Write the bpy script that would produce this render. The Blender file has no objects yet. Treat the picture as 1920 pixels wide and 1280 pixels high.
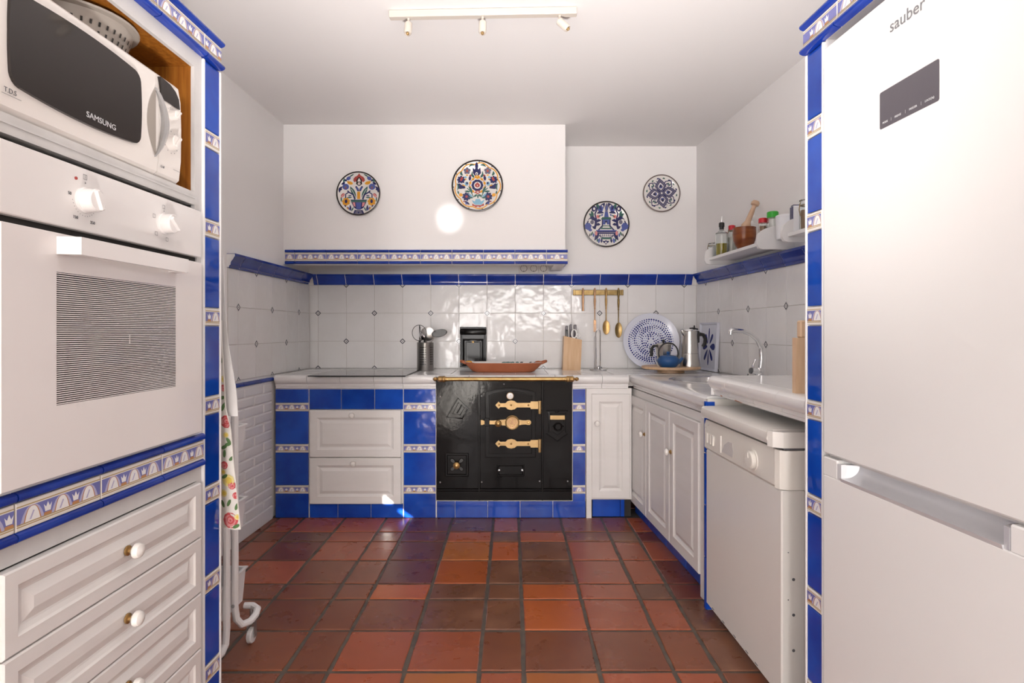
import bpy, bmesh, math, random
from mathutils import Matrix, Vector
random.seed(7)
PI = math.pi
scene = bpy.context.scene
COL = scene.collection

# ------------------------------------------------------------------ camera, light, exposure
CAMH = 1.126
F = 1080.0
cam_d = bpy.data.cameras.new('camera'); cam = bpy.data.objects.new('camera', cam_d); COL.objects.link(cam)
cam.location = (0, 0, CAMH); cam.rotation_euler = (PI/2, 0, 0)
cam_d.sensor_width = 36; cam_d.lens = 36*F/1920; cam_d.shift_y = -20/1920; cam_d.clip_start = 0.02
scene.camera = cam
scene.view_settings.view_transform = 'Standard'; scene.view_settings.look = 'None'
scene.view_settings.gamma = 1.0; scene.view_settings.use_curve_mapping = False
scene.view_settings.exposure = 0.46
world = bpy.data.worlds.new('sky'); scene.world = world; world.use_nodes = True
bg = world.node_tree.nodes['Background']; bg.inputs[0].default_value = (0.86, 0.92, 1.0, 1); bg.inputs[1].default_value = 1.2
def light(name, kind, loc, rot, energy, color, **kw):
    d = bpy.data.lights.new(name, kind); d.energy = energy; d.color = color
    for k, v in kw.items(): setattr(d, k, v)
    o = bpy.data.objects.new(name, d); COL.objects.link(o); o.location = loc; o.rotation_euler = rot
    return o
# low sun through the terrace door behind the camera (low in the sky, straight along +Y)
SUN_T = 0.215
light('sun', 'SUN', (-0.66, -9, 4), (PI/2 - math.atan(SUN_T), 0, 0), 26.0, (1.0, 0.93, 0.84), angle=math.radians(0.15))
# daylight entering by the glazed door in the left wall; both rear lamps are added even fill
light('daylight_left_door', 'AREA', (-1.50, -0.85, 1.05), (0, -PI/2-.35, 0), 10, (1.0, 0.97, 0.95), shape='RECTANGLE', size=1.9, size_y=1.25)
light('rear_door_fill', 'AREA', (-0.97, -6.44, 1.02), (PI/2+.2, 0, 0), 100, (1.0, 0.96, 0.94), shape='RECTANGLE', size=0.72, size_y=1.9)
light('rear_window_fill', 'AREA', (0.6, -6.44, 1.72), (PI/2+.0, 0, 0), 85, (1.0, 0.96, 0.94), shape='RECTANGLE', size=1.9, size_y=0.52)
# unseen spot added low before the camera to brighten ceiling and room
fl_ = light('ceiling_fill_spot', 'SPOT', (0.05, 0.55, 0.30), (0, 0, 0), 210, (1.0, 0.955, 0.93), spot_size=math.radians(76), spot_blend=1.0, shadow_soft_size=0.12)
fl_.rotation_euler = Vector((0, 1.15, 2.1)).to_track_quat('-Z', 'Y').to_euler()
# added narrow spot standing in for reflected sunlight on the hood
gl_ = light('hood_glint_spot', 'SPOT', (-0.8, -1.2, 0.03), (0, 0, 0), 800, (1.0, 0.98, 0.95), spot_size=math.radians(2.1), spot_blend=0.8, shadow_soft_size=0.03)
gl_.rotation_euler = (Vector((-0.395, 3.64, 1.835)) - gl_.location).to_track_quat('-Z', 'Y').to_euler()

# ------------------------------------------------------------------ helpers
def W(px, py, Y):
    return Vector(((px-960)*Y/F, Y, CAMH-(py-620)*Y/F))

class MB:
    """collects shapes; canonical frame: x right, -y towards the viewer, z up"""
    def __init__(s): s.v = []; s.f = []; s.m = []; s.layer = 0
    def add(s, vs, fs, m=0):
        n = len(s.v); s.v += [tuple(p) for p in vs]
        for f in fs: s.f.append([i+n for i in f]); s.m.append(m)
        return s
    def box(s, x0, x1, y0, y1, z0, z1, m=0, bev=0):
        vs = [(x0,y0,z0),(x1,y0,z0),(x1,y1,z0),(x0,y1,z0),(x0,y0,z1),(x1,y0,z1),(x1,y1,z1),(x0,y1,z1)]
        fs = [(0,3,2,1),(4,5,6,7),(0,1,5,4),(1,2,6,5),(2,3,7,6),(3,0,4,7)]
        if not bev: return s.add(vs, fs, m)
        bm = bmesh.new(); bv = [bm.verts.new(p) for p in vs]
        for f in fs: bm.faces.new([bv[i] for i in f])
        bmesh.ops.bevel(bm, geom=bm.edges[:], offset=bev, segments=2 if bev > .004 else 1, profile=.5, affect='EDGES')
        bm.verts.index_update()
        s.add([p.co for p in bm.verts], [[q.index for q in f.verts] for f in bm.faces], m); bm.free()
        return s
    def poly(s, pts, w0, w1, m=0):
        n = len(pts)
        vs = [(p[0], -w0, p[1]) for p in pts] + [(p[0], -w1, p[1]) for p in pts]
        fs = [list(range(n-1, -1, -1)), list(range(n, 2*n))] + [(i, (i+1) % n, n+(i+1) % n, n+i) for i in range(n)]
        return s.add(vs, fs, m)
    def polyx(s, pts, x0, x1, m=0):       # profile in (y, z) extruded along x
        n = len(pts)
        vs = [(x0, p[0], p[1]) for p in pts] + [(x1, p[0], p[1]) for p in pts]
        fs = [list(range(n)), list(range(2*n-1, n-1, -1))] + [(i, n+i, n+(i+1) % n, (i+1) % n) for i in range(n)]
        return s.add(vs, fs, m)
    def polyz(s, pts, z0, z1, m=0):
        n = len(pts)
        vs = [(p[0], p[1], z0) for p in pts] + [(p[0], p[1], z1) for p in pts]
        fs = [list(range(n-1, -1, -1)), list(range(n, 2*n))] + [(i, (i+1) % n, n+(i+1) % n, n+i) for i in range(n)]
        return s.add(vs, fs, m)
    def flat(s, pts, m=0, w=None):        # flat print: one face just proud of the surface
        if w is None:
            s.layer += 1; w = s.base + s.layer*s.step
        return s.add([(p[0], -w, p[1]) for p in pts], [list(range(len(pts)))], m)
    base = 0; step = 3e-5
    def rings(s, w, h, rr, m=0, mats=None, x=0, z=0):   # stepped rectangular panel, rr = [(inset, out)]
        vs = []; fs = []; fm = []
        for a, o in rr:
            vs += [(x-w/2+a, -o, z-h/2+a), (x+w/2-a, -o, z-h/2+a), (x+w/2-a, -o, z+h/2-a), (x-w/2+a, -o, z+h/2-a)]
        n0 = len(s.v)
        for k in range(len(rr)-1):
            for i in range(4):
                j = (i+1) % 4; fs.append((4*k+i, 4*k+j, 4*k+4+j, 4*k+4+i))
        k = 4*(len(rr)-1); fs.append((k, k+1, k+2, k+3)); fs.append((3, 2, 1, 0))
        return s.add(vs, fs, m)
    def lathe(s, prof, seg=24, c=(0,0,0), axis='z', m=0, cap=True, sc=(1,1)):
        vs = []; fs = []; n = len(prof)
        for r, h in prof:
            for i in range(seg):
                a = 2*PI*i/seg; p, q = r*math.cos(a)*sc[0], r*math.sin(a)*sc[1]
                if axis == 'z': vs.append((c[0]+p, c[1]+q, c[2]+h))
                elif axis == 'w': vs.append((c[0]+p, c[1]-h, c[2]+q))
                else: vs.append((c[0]+h, c[1]+p, c[2]+q))
        for k in range(n-1):
            for i in range(seg):
                j = (i+1) % seg; fs.append((k*seg+i, k*seg+j, (k+1)*seg+j, (k+1)*seg+i))
        if cap:
            fs.append(list(range(seg-1, -1, -1))); fs.append([(n-1)*seg+i for i in range(seg)])
        return s.add(vs, fs, m)
    def tube(s, pts, r, seg=8, m=0, closed=False):
        P = [Vector(p) for p in pts]; n = len(P)
        rad = r if isinstance(r, (list, tuple)) else [r]*n
        T = []
        for i in range(n):
            a = P[(i-1) % n] if (closed or i > 0) else P[i]; b = P[(i+1) % n] if (closed or i < n-1) else P[i]
            T.append((b-a).normalized())
        up = Vector((0,0,1)) if abs(T[0].z) < .9 else Vector((1,0,0))
        N = (up - T[0]*up.dot(T[0])).normalized(); vs = []; fs = []
        for i in range(n):
            N = (N - T[i]*N.dot(T[i])).normalized(); B = T[i].cross(N)
            for k in range(seg):
                a = 2*PI*k/seg; vs.append(P[i] + (N*math.cos(a) + B*math.sin(a))*rad[i])
        for i in range(n if closed else n-1):
            ii = (i+1) % n
            for k in range(seg):
                kk = (k+1) % seg; fs.append((i*seg+k, i*seg+kk, ii*seg+kk, ii*seg+k))
        if not closed:
            fs.append(list(range(seg-1, -1, -1))); fs.append([(n-1)*seg+k for k in range(seg)])
        return s.add(vs, fs, m)
    def ball(s, c, r, m=0, seg=14, rg=8, sc=(1,1,1)):
        prof = [(max(1e-4, math.sin(PI*i/rg))*r, -math.cos(PI*i/rg)*r) for i in range(rg+1)]
        n0 = len(s.v); s.lathe(prof, seg, (0,0,0), 'z', m)
        for i in range(n0, len(s.v)):
            p = s.v[i]; s.v[i] = (c[0]+p[0]*sc[0], c[1]+p[1]*sc[1], c[2]+p[2]*sc[2])
        return s
    def xf(s, M, n0=0):
        for i in range(n0, len(s.v)): s.v[i] = tuple(M @ Vector(s.v[i]))
        return s
    def mesh(s, name, mats, smooth=False):
        me = bpy.data.meshes.new(name); me.from_pydata(s.v, [], s.f)
        for mt in (mats if isinstance(mats, (list, tuple)) else [mats]): me.materials.append(mt)
        me.polygons.foreach_set('material_index', s.m)
        bm = bmesh.new(); bm.from_mesh(me); bmesh.ops.recalc_face_normals(bm, faces=bm.faces); bm.to_mesh(me); bm.free()
        if smooth:
            me.polygons.foreach_set('use_smooth', [True]*len(me.polygons)); me.set_sharp_from_angle(angle=.6)
        me.update()
        return me
    def build(s, name, mats, parent=None, loc=(0,0,0), rot=(0,0,0), smooth=False):
        return place(name, s.mesh(name, mats, smooth), parent, loc, rot)

def place(name, me, parent=None, loc=(0,0,0), rot=(0,0,0)):
    o = bpy.data.objects.new(name, me); COL.objects.link(o)
    o.parent = parent; o.location = loc
    o.rotation_euler = rot if isinstance(rot, tuple) else (0, 0, rot)
    return o
def tag(o, label, cat, group=None, kind=None):
    o['label'] = label; o['category'] = cat
    if group: o['group'] = group
    if kind: o['kind'] = kind
    return o
def thing(name, label, cat, loc=(0,0,0), rz=0, group=None):
    o = bpy.data.objects.new(name, None); COL.objects.link(o); o.location = loc; o.rotation_euler = (0, 0, rz)
    o.empty_display_size = .05
    return tag(o, label, cat, group)
def text(body, size, mt, parent, loc, rot=(PI/2,0,0), align='CENTER', ext=.0003, name='lettering', shear=0, sx=1.0):
    cu = bpy.data.curves.new(name, 'FONT'); cu.body = body; cu.size = size; cu.align_x = align; cu.extrude = ext; cu.shear = shear
    cu.resolution_u = 3
    t = bpy.data.objects.new(name, cu); COL.objects.link(t)
    me = bpy.data.meshes.new_from_object(t.evaluated_get(bpy.context.evaluated_depsgraph_get()))
    bpy.data.objects.remove(t); bpy.data.curves.remove(cu)
    if sx != 1:
        for v in me.vertices: v.co.x *= sx
    me.materials.clear(); me.materials.append(mt); me.name = name
    return place(name, me, parent, loc, rot)

# ------------------------------------------------------------------ materials
def mat(name, col, rough=.5, metal=0.0, col2=None, nscale=5, nmix=(.35,.65), bump=None, coat=0, trans=0, ior=1.5, rand=0, spec=.5, stretch=None, emit=None, detail=4):
    m = bpy.data.materials.new(name); m.use_nodes = True; nt = m.node_tree; b = nt.nodes['Principled BSDF']
    b.inputs['Base Color'].default_value = (*col, 1); b.inputs['Roughness'].default_value = rough; b.inputs['Metallic'].default_value = metal
    b.inputs['Coat Weight'].default_value = coat; b.inputs['Coat Roughness'].default_value = .05
    b.inputs['Transmission Weight'].default_value = trans; b.inputs['IOR'].default_value = ior; b.inputs['Specular IOR Level'].default_value = spec
    N = nt.nodes.new; L = nt.links.new
    if emit: b.inputs['Emission Color'].default_value = (*emit[0], 1); b.inputs['Emission Strength'].default_value = emit[1]
    vec = None
    if col2 or bump or rand:
        tc = N('ShaderNodeTexCoord'); oi = N('ShaderNodeObjectInfo'); mp = N('ShaderNodeVectorMath'); mp.operation = 'MULTIPLY_ADD'
        cb = N('ShaderNodeCombineXYZ')
        for i in range(3): L(oi.outputs['Random'], cb.inputs[i])
        mp.inputs[1].default_value = (13, 29, 41)
        L(cb.outputs[0], mp.inputs[0]); L(tc.outputs['Object'], mp.inputs[2]); vec = mp.outputs[0]
        if stretch:
            sm = N('ShaderNodeVectorMath'); sm.operation = 'MULTIPLY'; sm.inputs[1].default_value = stretch; L(vec, sm.inputs[0]); vec = sm.outputs[0]
    if col2:
        nz = N('ShaderNodeTexNoise'); nz.inputs['Scale'].default_value = nscale; nz.inputs['Detail'].default_value = detail; L(vec, nz.inputs['Vector'])
        cr = N('ShaderNodeValToRGB'); cr.color_ramp.elements[0].position = nmix[0]; cr.color_ramp.elements[1].position = nmix[1]
        cr.color_ramp.elements[0].color = (*col, 1); cr.color_ramp.elements[1].color = (*col2, 1); L(nz.outputs['Fac'], cr.inputs[0])
        out = cr.outputs[0]
        if rand:
            hs = N('ShaderNodeHueSaturation'); mr = N('ShaderNodeMapRange'); mr.inputs[3].default_value = 1-rand; mr.inputs[4].default_value = 1+rand
            L(oi.outputs['Random'], mr.inputs[0]); L(mr.outputs[0], hs.inputs['Value']); L(out, hs.inputs['Color']); out = hs.outputs[0]
        L(out, b.inputs['Base Color'])
    if bump:
        nz2 = N('ShaderNodeTexNoise'); nz2.inputs['Scale'].default_value = bump[0]; nz2.inputs['Detail'].default_value = bump[3] if len(bump) > 3 else 2; L(vec, nz2.inputs['Vector'])
        bp = N('ShaderNodeBump'); bp.inputs['Strength'].default_value = bump[1]; bp.inputs['Distance'].default_value = bump[2]
        L(nz2.outputs['Fac'], bp.inputs['Height']); L(bp.outputs[0], b.inputs['Normal'])
        if coat: L(bp.outputs[0], b.inputs['Coat Normal'])
    return m
M = {}
M['plaster'] = mat('white_plaster', (.90,.88,.87), .85, bump=(9,.06,.008))
M['grout'] = mat('pale_grout', (.62,.59,.56), .9, bump=(120,.2,.002))
M['wtile'] = mat('white_glazed_tile', (.80,.785,.775), .10, col2=(.83,.82,.815), nscale=6, bump=(11,.55,.006), rand=.02, spec=.22)
M['ctile'] = mat('white_counter_glaze', (.84,.83,.82), .12, bump=(8,.15,.005))
M['blue'] = mat('cobalt_glaze', (.004,.045,.35), .07, col2=(.009,.078,.48), nscale=7, bump=(10,.35,.006), rand=.12)
M['bluerail'] = mat('deep_cobalt_glaze', (.006,.03,.26), .10, col2=(.012,.05,.36), nscale=8, bump=(12,.2,.004), rand=.1)
M['cream'] = mat('cream_glaze', (.78,.74,.68), .15)
M['gold'] = mat('ochre_print', (.42,.30,.13), .2)
M['purple'] = mat('blue_violet_print', (.17,.18,.45), .15)
M['lav'] = mat('lavender_print', (.46,.44,.62), .15)
M['white'] = mat('white_print', (.85,.84,.83), .15)
M['tan'] = mat('orange_brown_print', (.50,.24,.10), .2)
M['grey'] = mat('grey_print', (.13,.13,.15), .2)
M['lgrey'] = mat('light_grey_print', (.42,.42,.44), .2)
M['wood_w'] = mat('white_painted_wood', (.80,.775,.755), .42, col2=(.77,.745,.72), nscale=3, bump=(30,.05,.002), stretch=(1,1,6))
M['frame_g'] = mat('greyish_white_painted_frame', (.66,.645,.63), .5, col2=(.60,.585,.57), nscale=12)
M['enamel'] = mat('white_enamel', (.83,.80,.78), .22)
M['oven_glass'] = mat('white_oven_glass', (.83,.79,.77), .08)
M['dw'] = mat('ivory_enamel', (.80,.775,.73), .30)
M['dwp'] = mat('ivory_plastic', (.79,.76,.70), .38)
M['fridge'] = mat('white_fridge_steel', (.84,.83,.81), .25)
M['mw'] = mat('warm_white_plastic', (.82,.775,.73), .35)
M['black'] = mat('black_plastic', (.012,.012,.012), .35)
M['blackglass'] = mat('dark_glass', (.022,.017,.015), .06)
M['hob'] = mat('black_ceramic_glass', (.02,.02,.022), .04)
M['slate'] = mat('slate_display_glass', (.11,.10,.115), .08)
M['silver'] = mat('silver_plastic', (.45,.45,.46), .28, .7)
M['chrome'] = mat('chrome', (.82,.83,.84), .06, 1.0)
M['steel'] = mat('brushed_steel', (.60,.58,.55), .24, 1.0, bump=(60,.05,.001), stretch=(1,1,.05))
M['steel_d'] = mat('dull_brushed_steel', (.34,.33,.32), .3, 1.0)
M['sinksteel'] = mat('sink_steel', (.70,.70,.71), .22, 1.0)
M['iron'] = mat('black_enamelled_iron', (.006,.005,.005), .08, bump=(24,.16,.003,3), spec=.11)
M['ironb'] = mat('black_cast_iron_relief', (.006,.005,.005), .18, spec=.13)
M['brass'] = mat('aged_brass', (.52,.34,.14), .36, .85, col2=(.40,.24,.09), nscale=25)
M['brassp'] = mat('pale_brass', (.46,.31,.14), .42, .55, col2=(.40,.26,.11), nscale=30)
M['brassd'] = mat('dark_brass', (.30,.21,.09), .36, .9, col2=(.20,.13,.05), nscale=30)
M['rose'] = mat('rose_brass', (.50,.30,.17), .36, .7)
M['porc'] = mat('porcelain', (.84,.81,.77), .12)
M['orangewood'] = mat('orange_stained_wood', (.36,.135,.018), .4, col2=(.24,.075,.008), nscale=7, stretch=(14,14,1), bump=(20,.1,.002))
M['lightwood'] = mat('light_beech', (.62,.40,.22), .42, col2=(.54,.32,.15), nscale=6, stretch=(9,9,1))
M['turnwood'] = mat('pale_pine', (.72,.50,.32), .4, col2=(.62,.40,.23), nscale=6, stretch=(2,12,1))
M['mortar'] = mat('varnished_brown_wood', (.26,.075,.02), .22, col2=(.16,.04,.012), nscale=9, stretch=(1,1,5))
M['pestle'] = mat('pale_turned_wood', (.66,.46,.32), .5, col2=(.58,.38,.25), nscale=14)
M['terra'] = mat('terracotta_clay', (.42,.135,.06), .6, col2=(.36,.11,.045), nscale=8)
M['towel'] = mat('white_cotton', (.83,.82,.82), .9, bump=(160,.25,.001))
M['cloth'] = mat('cream_cotton_print_cloth', (.84,.81,.76), .9)
M['red'] = mat('rose_red_dye', (.60,.09,.10), .9)
M['pink'] = mat('pink_dye', (.75,.30,.30), .9)
M['yellow'] = mat('yellow_dye', (.80,.60,.12), .9)
M['pyellow'] = mat('pale_yellow_dye', (.82,.70,.30), .9)
M['leafg'] = mat('leaf_green_dye', (.10,.20,.07), .9)
M['redcap'] = mat('red_plastic', (.60,.015,.03), .3)
M['greencap'] = mat('green_plastic', (.03,.40,.03), .3)
M['glass'] = mat('clear_glass', (.93,.96,.95), .03, trans=1.0, ior=1.45)
M['oil'] = mat('olive_oil', (.46,.36,.01), .1, trans=.15, ior=1.47)
M['griplight'] = mat('pale_silver_plastic', (.68,.68,.70), .28, .25)
M['flour'] = mat('white_sugar', (.80,.77,.72), .8)
M['spice'] = mat('brown_spice', (.33,.19,.10), .8)
M['paper'] = mat('white_paper', (.82,.83,.86), .7)
M['navy'] = mat('navy_glaze', (.010,.012,.10), .18)
M['pblue'] = mat('mid_blue_glaze', (.08,.11,.36), .18)
M['sky'] = mat('light_blue_glaze', (.22,.46,.62), .18)
M['teal'] = mat('green_glaze', (.03,.12,.10), .18)
M['orange'] = mat('orange_glaze', (.75,.34,.02), .18)
M['dred'] = mat('brick_red_glaze', (.40,.06,.05), .18)
M['rim'] = mat('black_brown_glaze', (.02,.012,.012), .2)
M['pgrey'] = mat('grey_violet_glaze', (.15,.14,.21), .2)
M['pbrown'] = mat('brown_grey_glaze', (.16,.12,.11), .3)
M['plate'] = mat('plate_white_glaze', (.80,.77,.74), .15)
M['melamine'] = mat('pale_blue_white_melamine', (.74,.76,.86), .2)
M['dotb'] = mat('blue_ink', (.012,.025,.20), .25)
M['dotl'] = mat('pale_blue_ink', (.22,.27,.62), .25)
M['kettle'] = mat('blue_cast_iron', (.012,.075,.23), .38, bump=(180,.15,.001))
M['plastic_g'] = mat('shaded_beige_grey_plastic', (.36,.32,.28), .4)  # base darkened for the niche shadow that the colander stands in
M['cart'] = mat('white_powder_coat', (.83,.82,.82), .35)
M['lamp'] = mat('cream_lacquer', (.66,.60,.53), .4)
M['smoke'] = mat('grey_smoked_plastic', (.16,.17,.18), .1)
M['ink'] = mat('grey_ink', (.12,.12,.13), .4)
M['inkl'] = mat('light_grey_ink', (.55,.55,.56), .4)
M['sau'] = mat('grey_logo_print', (.20,.20,.21), .4)
M['rust'] = mat('rust_stain', (.35,.13,.05), .7)
M['board'] = mat('pale_chopping_board', (.72,.52,.34), .55, col2=(.66,.45,.28), nscale=8, stretch=(8,8,1))
M['dark'] = mat('dark_void', (.03,.027,.025), .8)
# terracotta floor tiles in five firings
def terra(name, c1, c2, c3):
    m = mat(name, c1, .26, col2=c2, nscale=5, nmix=(.3,.72), bump=(10,.09,.006,3), rand=.14, detail=8)
    nt = m.node_tree; b = nt.nodes['Principled BSDF']; L = nt.links.new; src = b.inputs['Base Color'].links[0].from_socket
    vec = [n for n in nt.nodes if n.type == 'VECT_MATH'][0].outputs[0]
    nz = nt.nodes.new('ShaderNodeTexNoise'); nz.inputs['Scale'].default_value = 9; nz.inputs['Detail'].default_value = 9; nz.inputs['Distortion'].default_value = .3; L(vec, nz.inputs['Vector'])
    cr = nt.nodes.new('ShaderNodeValToRGB'); cr.color_ramp.elements[0].position = .52; cr.color_ramp.elements[1].position = .80; L(nz.outputs['Fac'], cr.inputs[0])
    mx = nt.nodes.new('ShaderNodeMix'); mx.data_type = 'RGBA'; L(cr.outputs[0], mx.inputs['Factor']); L(src, mx.inputs[6]); mx.inputs[7].default_value = (*c3, 1)
    L(mx.outputs[2], b.inputs['Base Color'])
    mr = nt.nodes.new('ShaderNodeMapRange'); mr.inputs[3].default_value = .17; mr.inputs[4].default_value = .42; L(nz.outputs['Fac'], mr.inputs[0]); L(mr.outputs[0], b.inputs['Roughness'])
    return m
TM = {'O': terra('terracotta_orange', (.48,.125,.036), (.41,.100,.030), (.40,.105,.036)),
      'R': terra('terracotta_red', (.39,.105,.046), (.33,.084,.038), (.33,.090,.042)),
      'B': terra('terracotta_brown', (.25,.082,.038), (.20,.063,.031), (.23,.083,.042)),
      'D': terra('terracotta_dark_worn', (.150,.062,.036), (.21,.088,.048), (.30,.145,.082)),
      'P': terra('terracotta_plum', (.18,.050,.033), (.145,.041,.028), (.17,.052,.036)),
      'Y': terra('terracotta_ochre', (.48,.165,.040), (.41,.125,.034), (.42,.135,.045))}
M['fgrout'] = mat('cement_floor_grout', (.085,.070,.058), .6, col2=(.14,.11,.085), nscale=20, bump=(60,.3,.003))
M['bounce_floor'] = mat('pale_bounce_floor', (.62,.57,.52), .5, col2=(.55,.50,.45), nscale=3)  # unseen pale floor behind the camera, added to bounce light onto the ceiling
M['fback'] = mat('terracotta_floor', (.25,.072,.036), .35, col2=(.17,.055,.03), nscale=3)
# ------------------------------------------------------------------ shared tile pieces
_tc = {}
def tile_me(w, h, t=.008, bev=.0025, mt='wtile'):
    k = (round(w, 4), round(h, 4), t, bev, mt)
    if k not in _tc:
        b = MB(); b.rings(w, h, [(0, 0), (0, t-bev*.7), (bev*.4, t-bev*.2), (bev, t)])
        _tc[k] = b.mesh('tile', M[mt])
    return _tc[k]
def tile(parent, x0, x1, z0, z1, mt='blue', t=.008, y=0, gap=.003, bev=.0025, name='tile'):
    w = x1-x0-gap; h = z1-z0-gap
    if w < .004 or h < .004: return
    return place(name, tile_me(w, h, t, bev, mt), parent, ((x0+x1)/2, y, (z0+z1)/2))
def arch(cx, w, h, z0, n=10):
    return [(cx+w/2*(2*i/n-1), z0+h*(1-abs(2*i/n-1)**2.8)) for i in range(n+1)]
BMATS = None
def border_me(L, h=.05, t=.009, phase=0):
    k = ('border', round(L, 4), h, phase)
    if k in _tc: return _tc[k]
    b = MB(); b.rings(L, h, [(0, 0), (0, t-.0015), (.0015, t)], m=0); b.base = t; b.step = 4e-5
    x0, x1 = -L/2+.001, L/2-.001; q = h/.05
    def R(a, c, z0, z1, m): b.flat([(a, z0*q), (c, z0*q), (c, z1*q), (a, z1*q)], m)
    R(x0, x1, -.0185, -.0165, 1); R(x0, x1, .0165, .0185, 1); R(x0, x1, -.0145, .0145, 2); R(x0, x1, -.0150, -.0128, 1)
    p = .0652
    n = int(L/p)+3; cl = lambda P: [(min(max(x, x0), x1), z*q) for x, z in P]
    for i in range(-n, n+1):
        c = i*p + phase
        if abs(c)+.012 <= L/2:
            b.flat(cl(arch(c, .050, .0275, -.0128)), 3)
            b.flat(cl(arch(c, .037, .0265, -.0128)), 5)
            b.flat(cl(arch(c, .032, .0255, -.0128)), 4)
            b.flat(cl([(c-.007, -.010), (c-.003, -.010), (c+.004, .004), (c+.001, .005)]), 3)
        c2 = c + p/2
        if abs(c2)+.008 <= L/2:
            b.flat(cl([(c2-.009, -.0128), (c2+.009, -.0128), (c2+.008, -.0075), (c2-.008, -.0075)]), 5)
            b.flat(cl([(x+c2, z) for x, z in [(-.006,-.006),(.006,-.006),(.009,.008),(.004,.002),(0,.011),(-.004,.002),(-.009,.008)]]), 4)
    _tc[k] = b.mesh('border_tile', [M['cream'], M['gold'], M['purple'], M['lav'], M['white'], M['tan']])
    return _tc[k]
def border(parent, x0, x1, zc, y=0, h=.05, phase=0):
    return place('border_tile', border_me(x1-x0-.003, h-.003, phase=phase), parent, ((x0+x1)/2, y, zc))
def bar_me(L, h, d, mt='bluerail'):
    k = ('bar', round(L, 4), h, d, mt)
    if k not in _tc:
        b = MB(); b.polyx([(0, -h/2), (-d*.55, -h/2), (-d*.9, -h*.3), (-d, 0), (-d*.9, h*.3), (-d*.55, h/2), (0, h/2)], -L/2, L/2)
        _tc[k] = b.mesh('trim_tile', M[mt], smooth=True)
    return _tc[k]
def bar(parent, x0, x1, zc, h, d, y=0):
    return place('trim_tile', bar_me(x1-x0-.003, h, d), parent, ((x0+x1)/2, y, zc))
RAIL = [(0,0),(-.012,0),(-.015,.010),(-.021,.014),(-.022,.026),(-.028,.036),(-.034,.042),(-.042,.056),(-.046,.060),(-.046,.072),(0,.072)]
def rail_me(L):
    k = ('rail', round(L, 4))
    if k not in _tc:
        b = MB(); b.polyx(RAIL, -L/2, L/2); _tc[k] = b.mesh('rail_tile', M['bluerail'], smooth=True)
    return _tc[k]
def rail(parent, x0, x1, cuts, z=1.45, y=0):
    b = MB(); b.polyx([(p[0]*.93, .002+p[1]*.94) for p in RAIL], x0, x1); b.build('rail_mortar', M['white'], parent, (0, y, z))
    xs = [x0]+[c for c in cuts if x0+.02 < c < x1-.02]+[x1]
    for a, c in zip(xs, xs[1:]): place('rail_tile', rail_me(c-a-.004), parent, ((a+c)/2, y, z))
def half(pts, keep):   # clip a diamond
    return pts
def diamond_me(kind):
    k = ('dia', kind)
    if k in _tc: return _tc[k]
    b = MB(); b.base = .0085; b.step = 1e-4
    def D(r): return {'full': [(0,-r),(r,0),(0,r),(-r,0)], 'top': [(-r,0),(r,0),(0,r)], 'bot': [(0,-r),(r,0),(-r,0)]}[kind]
    b.poly(D(.0240), 0, .0085, 0)
    for r, m in ((.0212, 1), (.0118, 0), (.0052, 1)): b.flat(D(r), m)
    _tc[k] = b.mesh('diamond_tile', [M['white'], M['grey']])
    return _tc[k]
def tile_wall(parent, x0, x1, xs, zs, dia, bed_y=.004):
    b = MB(); b.box(x0, x1, -bed_y, 0, zs[0], zs[-1]); b.build('grout_bed', M['grout'], parent)
    ed = [x0]+[x for x in xs if x0+.004 < x < x1-.004]+[x1]
    for a, c in zip(ed, ed[1:]):
        for z0, z1 in zip(zs, zs[1:]): tile(parent, a, c, z0, z1, 'wtile', .006, gap=.0025, bev=.002)
    for k, x in enumerate(xs):
        for j, z in enumerate(zs):
            if (k+j) % 2 == dia and x0+.02 < x < x1-.02:
                place('diamond_tile', diamond_me('top' if j == 0 else 'bot' if j == len(zs)-1 else 'full'), parent, (x, 0, z))

# ------------------------------------------------------------------ setting
YB = 4.075; YF = 3.475; CEIL = 2.43; YR = -6.5
AL = .023; AW = .067; AT = .0556; AD = .029
LW = ((-1.528, 0, 0), PI/2-AL); RW = ((1.5785, 0, 0), -PI/2+AW)
ZS = [.862, 1.0524, 1.2505, 1.45]
def struct(b, name, mt, label, loc=(0,0,0), rz=0, cat='wall'):
    o = b.build(name, mt, None, loc, rz); return tag(o, label, cat, kind='structure')

b = MB(); b.box(-1.72, 1.62, .93, 3.66, -.12, -.004, 0); b.box(-1.9, 2.2, -1.0, .93, -.12, 0, 1); b.box(-1.9, 2.2, -6.7, -1.0, -.12, 0, 2); b.box(-1.72, 1.62, 3.66, 4.3, -.12, 0, 1)
floor = struct(b, 'floor', [M['fgrout'], M['fback'], M['bounce_floor']], 'worn red brown terracotta tile floor with grey grout', cat='floor')
CX = [-.109]
pat = [.149, .250, .247]   # small, big, big
x = -.109; i = 0
while x < 1.35: x += pat[i % 3]; CX.append(x); i += 1
x = -.109; i = 2
while x > -1.6: x -= pat[i % 3]; CX.insert(0, x); i -= 1
RY = [3.229]; y = 3.229; i = 0
rp = [.149, .252, .261]
while y > 1.0: y -= rp[i % 3]; RY.append(y); i += 1
RY = [3.479, ] + RY
c0 = CX.index(-.109)   # column g
KIND = {  # row: letters for columns c d e f g h i j k (c0-4 .. c0+4)
 0: 'RRPPRPBBR', 1: 'RBPODOBDP', 2: 'RRPYODRRR', 3: 'BBPODDRRP', 4: 'BBODDORDP', 5: 'BBBDDORRD', 6: 'BBRRBBBBD', 7: 'BBRYRYRRB', 8: 'BRBRRORBB'}
rnd = random.Random(3)
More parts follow.
